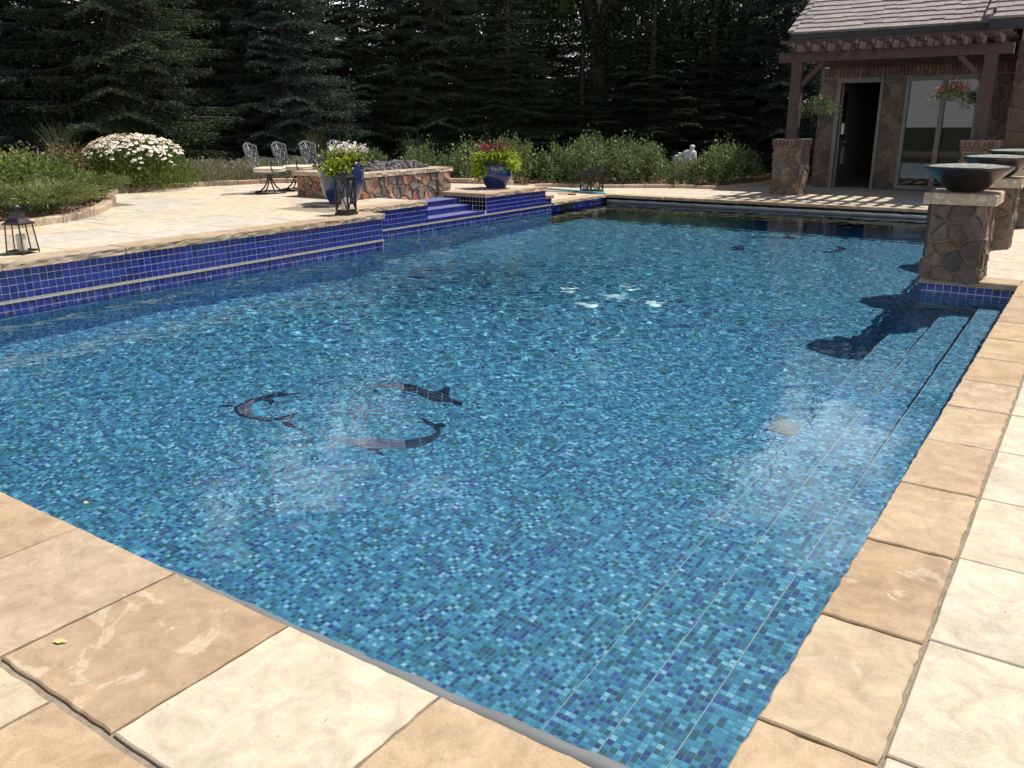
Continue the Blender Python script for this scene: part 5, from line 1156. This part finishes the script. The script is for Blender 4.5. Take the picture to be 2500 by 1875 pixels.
def grass(label, loc, h_, n, seed):
    g = np.random.default_rng(seed); V = []
    for _ in range(n):
        a = g.random()*6.283; ln = h_*(.6+.5*g.random()); out = .25 + .75*g.random(); dx, dy = math.cos(a), math.sin(a); w = .006; sx, sy = -dy*w, dx*w; prev = np.array([dx*.05, dy*.05, 0]); K = 5
        for k in range(1, K+1):
            q = k/K; cur = np.array([dx*(.05+out*ln*.55*q*q), dy*(.05+out*ln*.55*q*q), ln*(q - .28*out*q*q)]); s = np.array([sx, sy, 0])*(1-q*.8); s0 = np.array([sx, sy, 0])*(1-(q-1/K)*.8)
            V.append([prev - s0, prev + s0, cur + s, cur - s]); prev = cur
    t = thing('ornamental_grass', label, 'grass clump', loc, 0, 'ornamental grass clumps'); obj('blades', quads('blades', np.array(V).reshape(-1, 3), 'grass'), t)
grass('arching ornamental grass clump behind the bronze-leaved bush', (-16.6, 9.0, .36), 1.35, 260, 61)
grass('arching ornamental grass clump behind the middle chairs', (-15.3, 14.3, .36), 1.2, 220, 62)
grass('arching ornamental grass clump behind the fire pit rocks', (-13.6, 15.9, .2), 1.15, 200, 63)

# ---- flower pots
def potted(name, label, loc, prof, flowers, seed, top_r, zt, hang):
    t = thing(name, label, 'planter', loc, 0, 'cobalt blue glazed planters'); MB().lathe(prof, 48).build('pot', 'pot', t, smooth=True)
    MB().lathe([(top_r*.9, zt - .05), (.02, zt - .03)], 20).build('potting_soil', 'soil', t)
    g = np.random.default_rng(seed)
    for nm, m, n, c, sp, L, W in flowers:
        p = np.array(c) + g.normal(size=(n,3))*np.array(sp); out = p - np.array([0,0,zt-.1]); d = unit(unit(out)*(.1 if 'blooms' in nm else 1) + g.normal(size=p.shape)*.6 + np.array([0,0,.0 if 'blooms' in nm else .2])); obj(nm, leaves_mesh(nm, p, d, perp(d, g), L*(.6+.7*g.random(n)), W*(.7+.5*g.random(n)), m), t, kind='stuff')
    for k, (a, c0, ln) in enumerate(hang):
        n = 420; tt = g.random(n); rr = top_r*.75 + .16*np.sin(np.minimum(tt*2.2, 1.57)); z = zt + .07 - ln*tt**1.6; aa = a + g.normal(size=n)*c0
        p = np.stack([rr*np.cos(aa), rr*np.sin(aa), z], -1) + g.normal(size=(n,3))*.035; d = unit(np.stack([np.cos(aa), np.sin(aa), .3 - tt*1.2], -1) + g.normal(size=(n,3))*.4)
        obj('trailing_leaves', leaves_mesh('trailing_leaves', p, d, perp(d, g), .085*(.6+.6*g.random(n)), .05, 'lime'), t)
CAMD = -0.95   # direction from the pots towards the viewer (radians)
potted('flower_pot', 'blue glazed pot with white and coral flowers and lime foliage', (-9.66, 9.49, ZP),
       [(.20,0),(.215,.015),(.215,.03),(.25,.08),(.295,.17),(.325,.28),(.34,.40),(.345,.50),(.36,.52),(.36,.535),(.345,.54),(.32,.53),(.31,.45)],
       [('white_blooms', 'petal_white', 260, (.02,.10,.80), (.13,.12,.05), .042, .05), ('white_blooms', 'petal_white', 30, (.26,.22,.80), (.035,.035,.03), .042, .05), ('coral_blooms', 'petal_coral', 110, (.05,-.03,.68), (.13,.10,.05), .045, .045), ('purple_blooms', 'petal_purple', 200, (-.05,.0,.62), (.22,.2,.05), .05, .045), ('leaves', 'dkleaf', 700, (0,.03,.62), (.17,.16,.07), .06, .03), ('lime_leaves', 'lime', 420, (.10,.0,.66), (.14,.12,.05), .07, .04), ('spiky_leaves', 'dkleaf', 80, (.02,.18,.86), (.03,.03,.12), .04, .02)], 71, .33, .54, [(CAMD, .22, .17)])
potted('flower_pot', 'blue glazed pot with magenta flowers and lime foliage on the tiled ledge', (-9.42, 13.22, ZP),
       [(.17,0),(.185,.012),(.19,.03),(.25,.10),(.30,.20),(.318,.30),(.31,.40),(.285,.48),(.28,.50),(.29,.515),(.275,.52),(.25,.51),(.24,.44)],
       [('magenta_blooms', 'petal_red', 190, (-.02,.03,.72), (.17,.15,.05), .045, .045), ('leaves', 'dkleaf', 600, (0,0,.62), (.18,.17,.06), .06, .03), ('spiky_leaves', 'dkleaf', 90, (-.20,.0,.82), (.05,.03,.12), .04, .018), ('upright_leaves', 'rose', 160, (.10,.1,.76), (.10,.1,.07), .05, .03), ('lime_leaves', 'lime', 260, (0,-.05,.58), (.22,.18,.035), .08, .045)], 72, .27, .52, [(CAMD - 1.15, .35, .34), (CAMD + 1.05, .38, .22), (CAMD, .3, .06)])

# ---- hanging baskets
def basket(label, loc, seed, col, nfl, ztop):
    t = thing('hanging_basket', label, 'hanging basket', loc, 0, 'hanging flower baskets under the pergola', .8); g = np.random.default_rng(seed)
    MB().lathe([(.03,-.20),(.11,-.17),(.17,-.08),(.19,0),(.18,.0),(.10,-.08)], 24).build('basket', 'room', t, smooth=True)
    for k in range(3): a = k*2.094; MB().tube([(.185*math.cos(a), .185*math.sin(a), 0), (.02*math.cos(a), .02*math.sin(a), .5)], .004, 4).build('chain', 'black', t)
    MB().tube([(0,0,.5),(0,0,(ztop - loc[2])/.8)], .005, 4).build('hook', 'black', t)
    n = 1500; p = g.normal(size=(n,3))*np.array([.19,.16,.085]) + np.array([0,0,.02]); r = np.hypot(p[:,0], p[:,1]); p[:,2] -= np.clip(r - .2, 0, 1)*.6; d = unit(p + g.normal(size=p.shape)*.25); obj('foliage', leaves_mesh('foliage', p, d, perp(d, g), .055, .034, 'rose'), t)
    if nfl:
        p = np.concatenate([g.normal(size=(nfl,3))*np.array([.09,.1,.05]) + np.array(c) for c in ((.2,-.05,.06),(-.28,-.05,.06),(.05,-.12,.10))]); d = unit(g.normal(size=p.shape)); obj('blooms', leaves_mesh('blooms', p, d, perp(d, g), .06, .05, col), t, kind='stuff')
basket('hanging basket with pink flowers before the sliding door', (-2.64, 18.55, 1.99), 81, 'petal_pink', 60, BEAMZ)
basket('hanging basket of green leaves beside the open doorway', (-5.10, 18.55, 1.78), 82, 'petal_white', 6, BEAMZ)

# ---- trees
def spruce_mesh(seed, H, RAD, zlow, m):
    g = np.random.default_rng(seed); C = []; D = []; LN = []; WD = []; wood = MB(); z = zlow
    while z < H - .25:
        nb = 8; f = 1 - z / H; hi_ = z > 6.5; a0 = g.random()*6.28
        for k in range(nb):
            a = a0 + (k + g.normal()*.22) * 2*math.pi / nb; L = RAD * f**.85 * (.72 + .42*g.random()) + .15; zz = z + g.normal()*.08
            u = np.array([math.cos(a), math.sin(a), 0]); s = np.array([-u[1], u[0], 0]); dr = .30 + .25*g.random()
            axis = lambda t: u[None]*(L*t)[:,None] + np.array([0,0,1.])[None]*(zz - dr*L*t + (dr*.62)*L*t*t)[:,None]
            t = np.arange(.12, 1.0, (.15 if hi_ else .088) / L) if L > .2 else np.array([.5, .9])
            P = axis(t)
            if not hi_: wood.tube([tuple(P[0]), tuple(P[len(P)//2]), tuple(P[-1])], [.022*L/2+.006, .012*L/2+.004, .004], 4)
            for sg in (-1, 1):
                tl = (.42*L*(1-t)**.75*(.45+.65*np.minimum(1, t*2.2)) + .09) * (.8+.4*g.random(len(t)))
                fw = .55 + .35*g.random(len(t)); td = unit(u[None]*fw[:,None] + s[None]*sg + np.array([0,0,1])[None]*(-.12 - .20*g.random(len(t)))[:,None])
                st = .12 if hi_ else .06; nmax = int(tl.max()/st) + 1
                for q in range(nmax):
                    ok = tl > q*st; 
                    if not ok.any(): break
                    c = P[ok] + td[ok]*(q*st)*1.0 + np.array([0,0,-1])*((q*st)**2*.25)
                    for rep in range(1 if hi_ else 2):
                        dd = unit(td[ok]*.9 + s[None]*sg*.15 + g.normal(size=c.shape)*.55 + np.array([0,0,.12])); C.append(c + g.normal(size=c.shape)*.012); D.append(dd); LN.append(np.full(len(c), .15 if hi_ else .092)); WD.append(np.full(len(c), .055 if hi_ else .024))
            tip = P[-1]
        z += .34 if hi_ else .27
    C = np.concatenate(C); D = np.concatenate(D); LN = np.concatenate(LN)*(.7+.6*g.random(len(C))); WD = np.concatenate(WD)
    return leaves_mesh('crown', C, D, perp(D, g), LN, WD, m), wood
def trunk_mesh(H, r):
    q = MB(); q.tube([(0,0,-.3),(0.02,0,H*.3),(0,.03,H*.65),(0,0,H)], [r, r*.75, r*.4, .02], 10); return q
SP = []
for k, (H, RAD, m) in enumerate(((11.5, 3.1, 'spruce'), (10.0, 2.9, 'spruce_blue'), (12.5, 3.3, 'spruce'))):
    cm_, wd = spruce_mesh(300 + k, H, RAD, .25, m); tq = trunk_mesh(H, .2); tq.add(wd.v, wd.f); SP.append((cm_, tq.mesh('trunk', 'bark'), H))
def polar(u, d):
    cr = Vector((u - 1250, 297 - 937.5, 2066)); rm_ = _m.to_3x3(); w_ = rm_ @ Vector((cr.x, -cr.y, -cr.z)); w_.z = 0; w_.normalize(); return w_.x*d, w_.y*d
spr = [(-190, 21.5, 1, 1.0, 'blue-grey spruce cut by the left edge'), (60, 22.5, 0, .78, 'spruce behind the yellow-green bush'), (300, 21.3, 0, .92, 'sunlit spruce above the daisy bush'), (520, 24.0, 2, .86, 'dark spruce between the daisies and the chairs'),
       (700, 22.8, 1, .76, 'bluish spruce behind the first two chairs'), (880, 25.0, 0, .70, 'low dark spruce behind the fourth chair'), (1060, 25.5, 2, .74, 'dark spruce behind the fire pit'), (1240, 25.0, 0, .50, 'dark spruce behind the second blue pot'),
       (1420, 25.6, 0, .30, 'short spruce below the forked tree'), (1590, 26.2, 2, .44, 'short spruce above the small lanterns'), (1730, 27.0, 0, .50, 'short dark spruce behind the statue'), (1900, 27.5, 1, .92, 'tall blue-grey spruce beside the pergola post'), (2060, 31.0, 1, .9, 'spruce showing between pillar and pool house'),
       (-60, 27, 2, .82, 'rear spruce at the far left edge'), (180, 27.5, 2, .80, 'rear spruce left of the sunlit one'), (420, 28, 1, 1.0, 'rear spruce right of the sunlit one'), (610, 28.5, 0, .78, 'rear spruce filling the gap above the first chair'), (800, 29, 2, .72, 'rear spruce above the third chair'), (980, 29.5, 1, .82, 'rear spruce left of the fire pit rocks'), (1150, 30, 0, .62, 'rear spruce right of the fire pit rocks'), (1320, 31.5, 2, .62, 'rear spruce left of the forked trunk'), (1530, 32, 0, .66, 'rear spruce right of the forked trunk'), (1670, 32, 1, .72, 'rear spruce under the pale green tree'), (1830, 33, 2, .62, 'rear spruce near the pergola'), (1420, 34, 1, .74, 'far rear spruce seen past the forked trunk'), (1240, 34, 2, .62, 'far rear spruce above the second blue pot'), (1600, 35, 2, .66, 'far rear spruce above the statue bushes'), (1760, 36, 0, .8, 'far rear spruce left of the pale green tree')]
for k, (u, d, v, s, lab) in enumerate(spr):
    x, y = polar(u, d); cm_, tr_, H = SP[v]
    t = thing('spruce_tree', lab, 'tree', (x, y, 0), k * 1.7, 'spruces screening the garden', (max(s, .86), max(s, .86), s)); obj('trunk', tr_, t); obj('crown', cm_, t)
def broadleaf(label, x, y, H, zc, rx, rz, n, seed, m, L, W, tr, fork, droop=0.0):
    g = np.random.default_rng(seed); rg = random.Random(seed); t = thing('broadleaf_tree', label, 'tree', (x, y, 0), 0, 'leafy trees behind the spruces'); q = MB()
    q.tube([(0,0,-.3),(.05,0,fork*.5),(0,.05,fork)], [tr*1.15, tr*.9, tr*.85], 12); ends = []
    nb = 6
    for k in range(nb):
        a = k*2*math.pi/nb + rg.uniform(-.4,.4); ln = rx*rg.uniform(.55,.9); top = zc + rz*rg.uniform(-.1,.8); mid = (ln*.35*math.cos(a), ln*.35*math.sin(a), fork + (top-fork)*.45); e = (ln*math.cos(a+.3), ln*math.sin(a+.3), top)
        q.tube([(0,.05,fork-.2), mid, e], [tr*.62, tr*.4, tr*.1], 8); ends.append((mid, e))
        for j in range(6):
            f = rg.uniform(.2, 1); p0 = Vector(mid).lerp(Vector(e), f); p1 = p0 + Vector((rg.uniform(-1,1), rg.uniform(-1,1), rg.uniform(-.4,.8)))*rx*.35; q.tube([tuple(p0), tuple(p1)], [tr*.16, tr*.03], 5); ends.append((tuple(p0), tuple(p1)))
    q.build('trunk', 'bark', t, smooth=True)
    nc = 170; th = g.random(nc)*6.283; ph = np.arccos(1 - 2*g.random(nc)); rr = g.random(nc)**.4; C = np.stack([rx*rr*np.sin(ph)*np.cos(th), rx*rr*np.sin(ph)*np.sin(th), zc + rz*rr*np.cos(ph)], -1)
    i = g.integers(0, nc, n); p = C[i] + g.normal(size=(n,3))*np.array([.42,.42,.34 + droop])*(.5 + .8*g.random((nc,1)))[i]; d = unit(g.normal(size=(n,3))*.8 + np.array([0,0,-.35 - droop])); obj('crown', leaves_mesh('crown', p, d, perp(d, g), L*(.6+.7*g.random(n)), W, m), t)
x, y = polar(1455, 29.0); broadleaf('leafy tree with a thick forked trunk rising above the spruces', x, y, 13, 8.0, 5.6, 4.9, 95000, 401, 'broad', .13, .075, .31, 4.0)
x, y = polar(1775, 28.5); broadleaf('pale green willowy tree left of the pool house roof', x, y, 11, 6.4, 2.4, 3.6, 42000, 402, 'willow', .15, .04, .2, 2.6, .5)
x, y = polar(1180, 33.0); broadleaf('leafy tree in the gap left of the forked trunk', x, y, 12, 6.8, 4.4, 4.4, 60000, 403, 'broad', .13, .075, .3, 3.0)
x, y = polar(2030, 36.0); broadleaf('bright leafy tree seen past the pergola post', x, y, 9, 4.4, 3.0, 3.2, 26000, 404, 'willow', .14, .06, .2, 1.6)
x, y = polar(560, 33.0); broadleaf('leafy tree behind the spruces above the chairs', x, y, 9, 5.6, 3.6, 3.2, 26000, 405, 'broad', .13, .075, .3, 2.4)
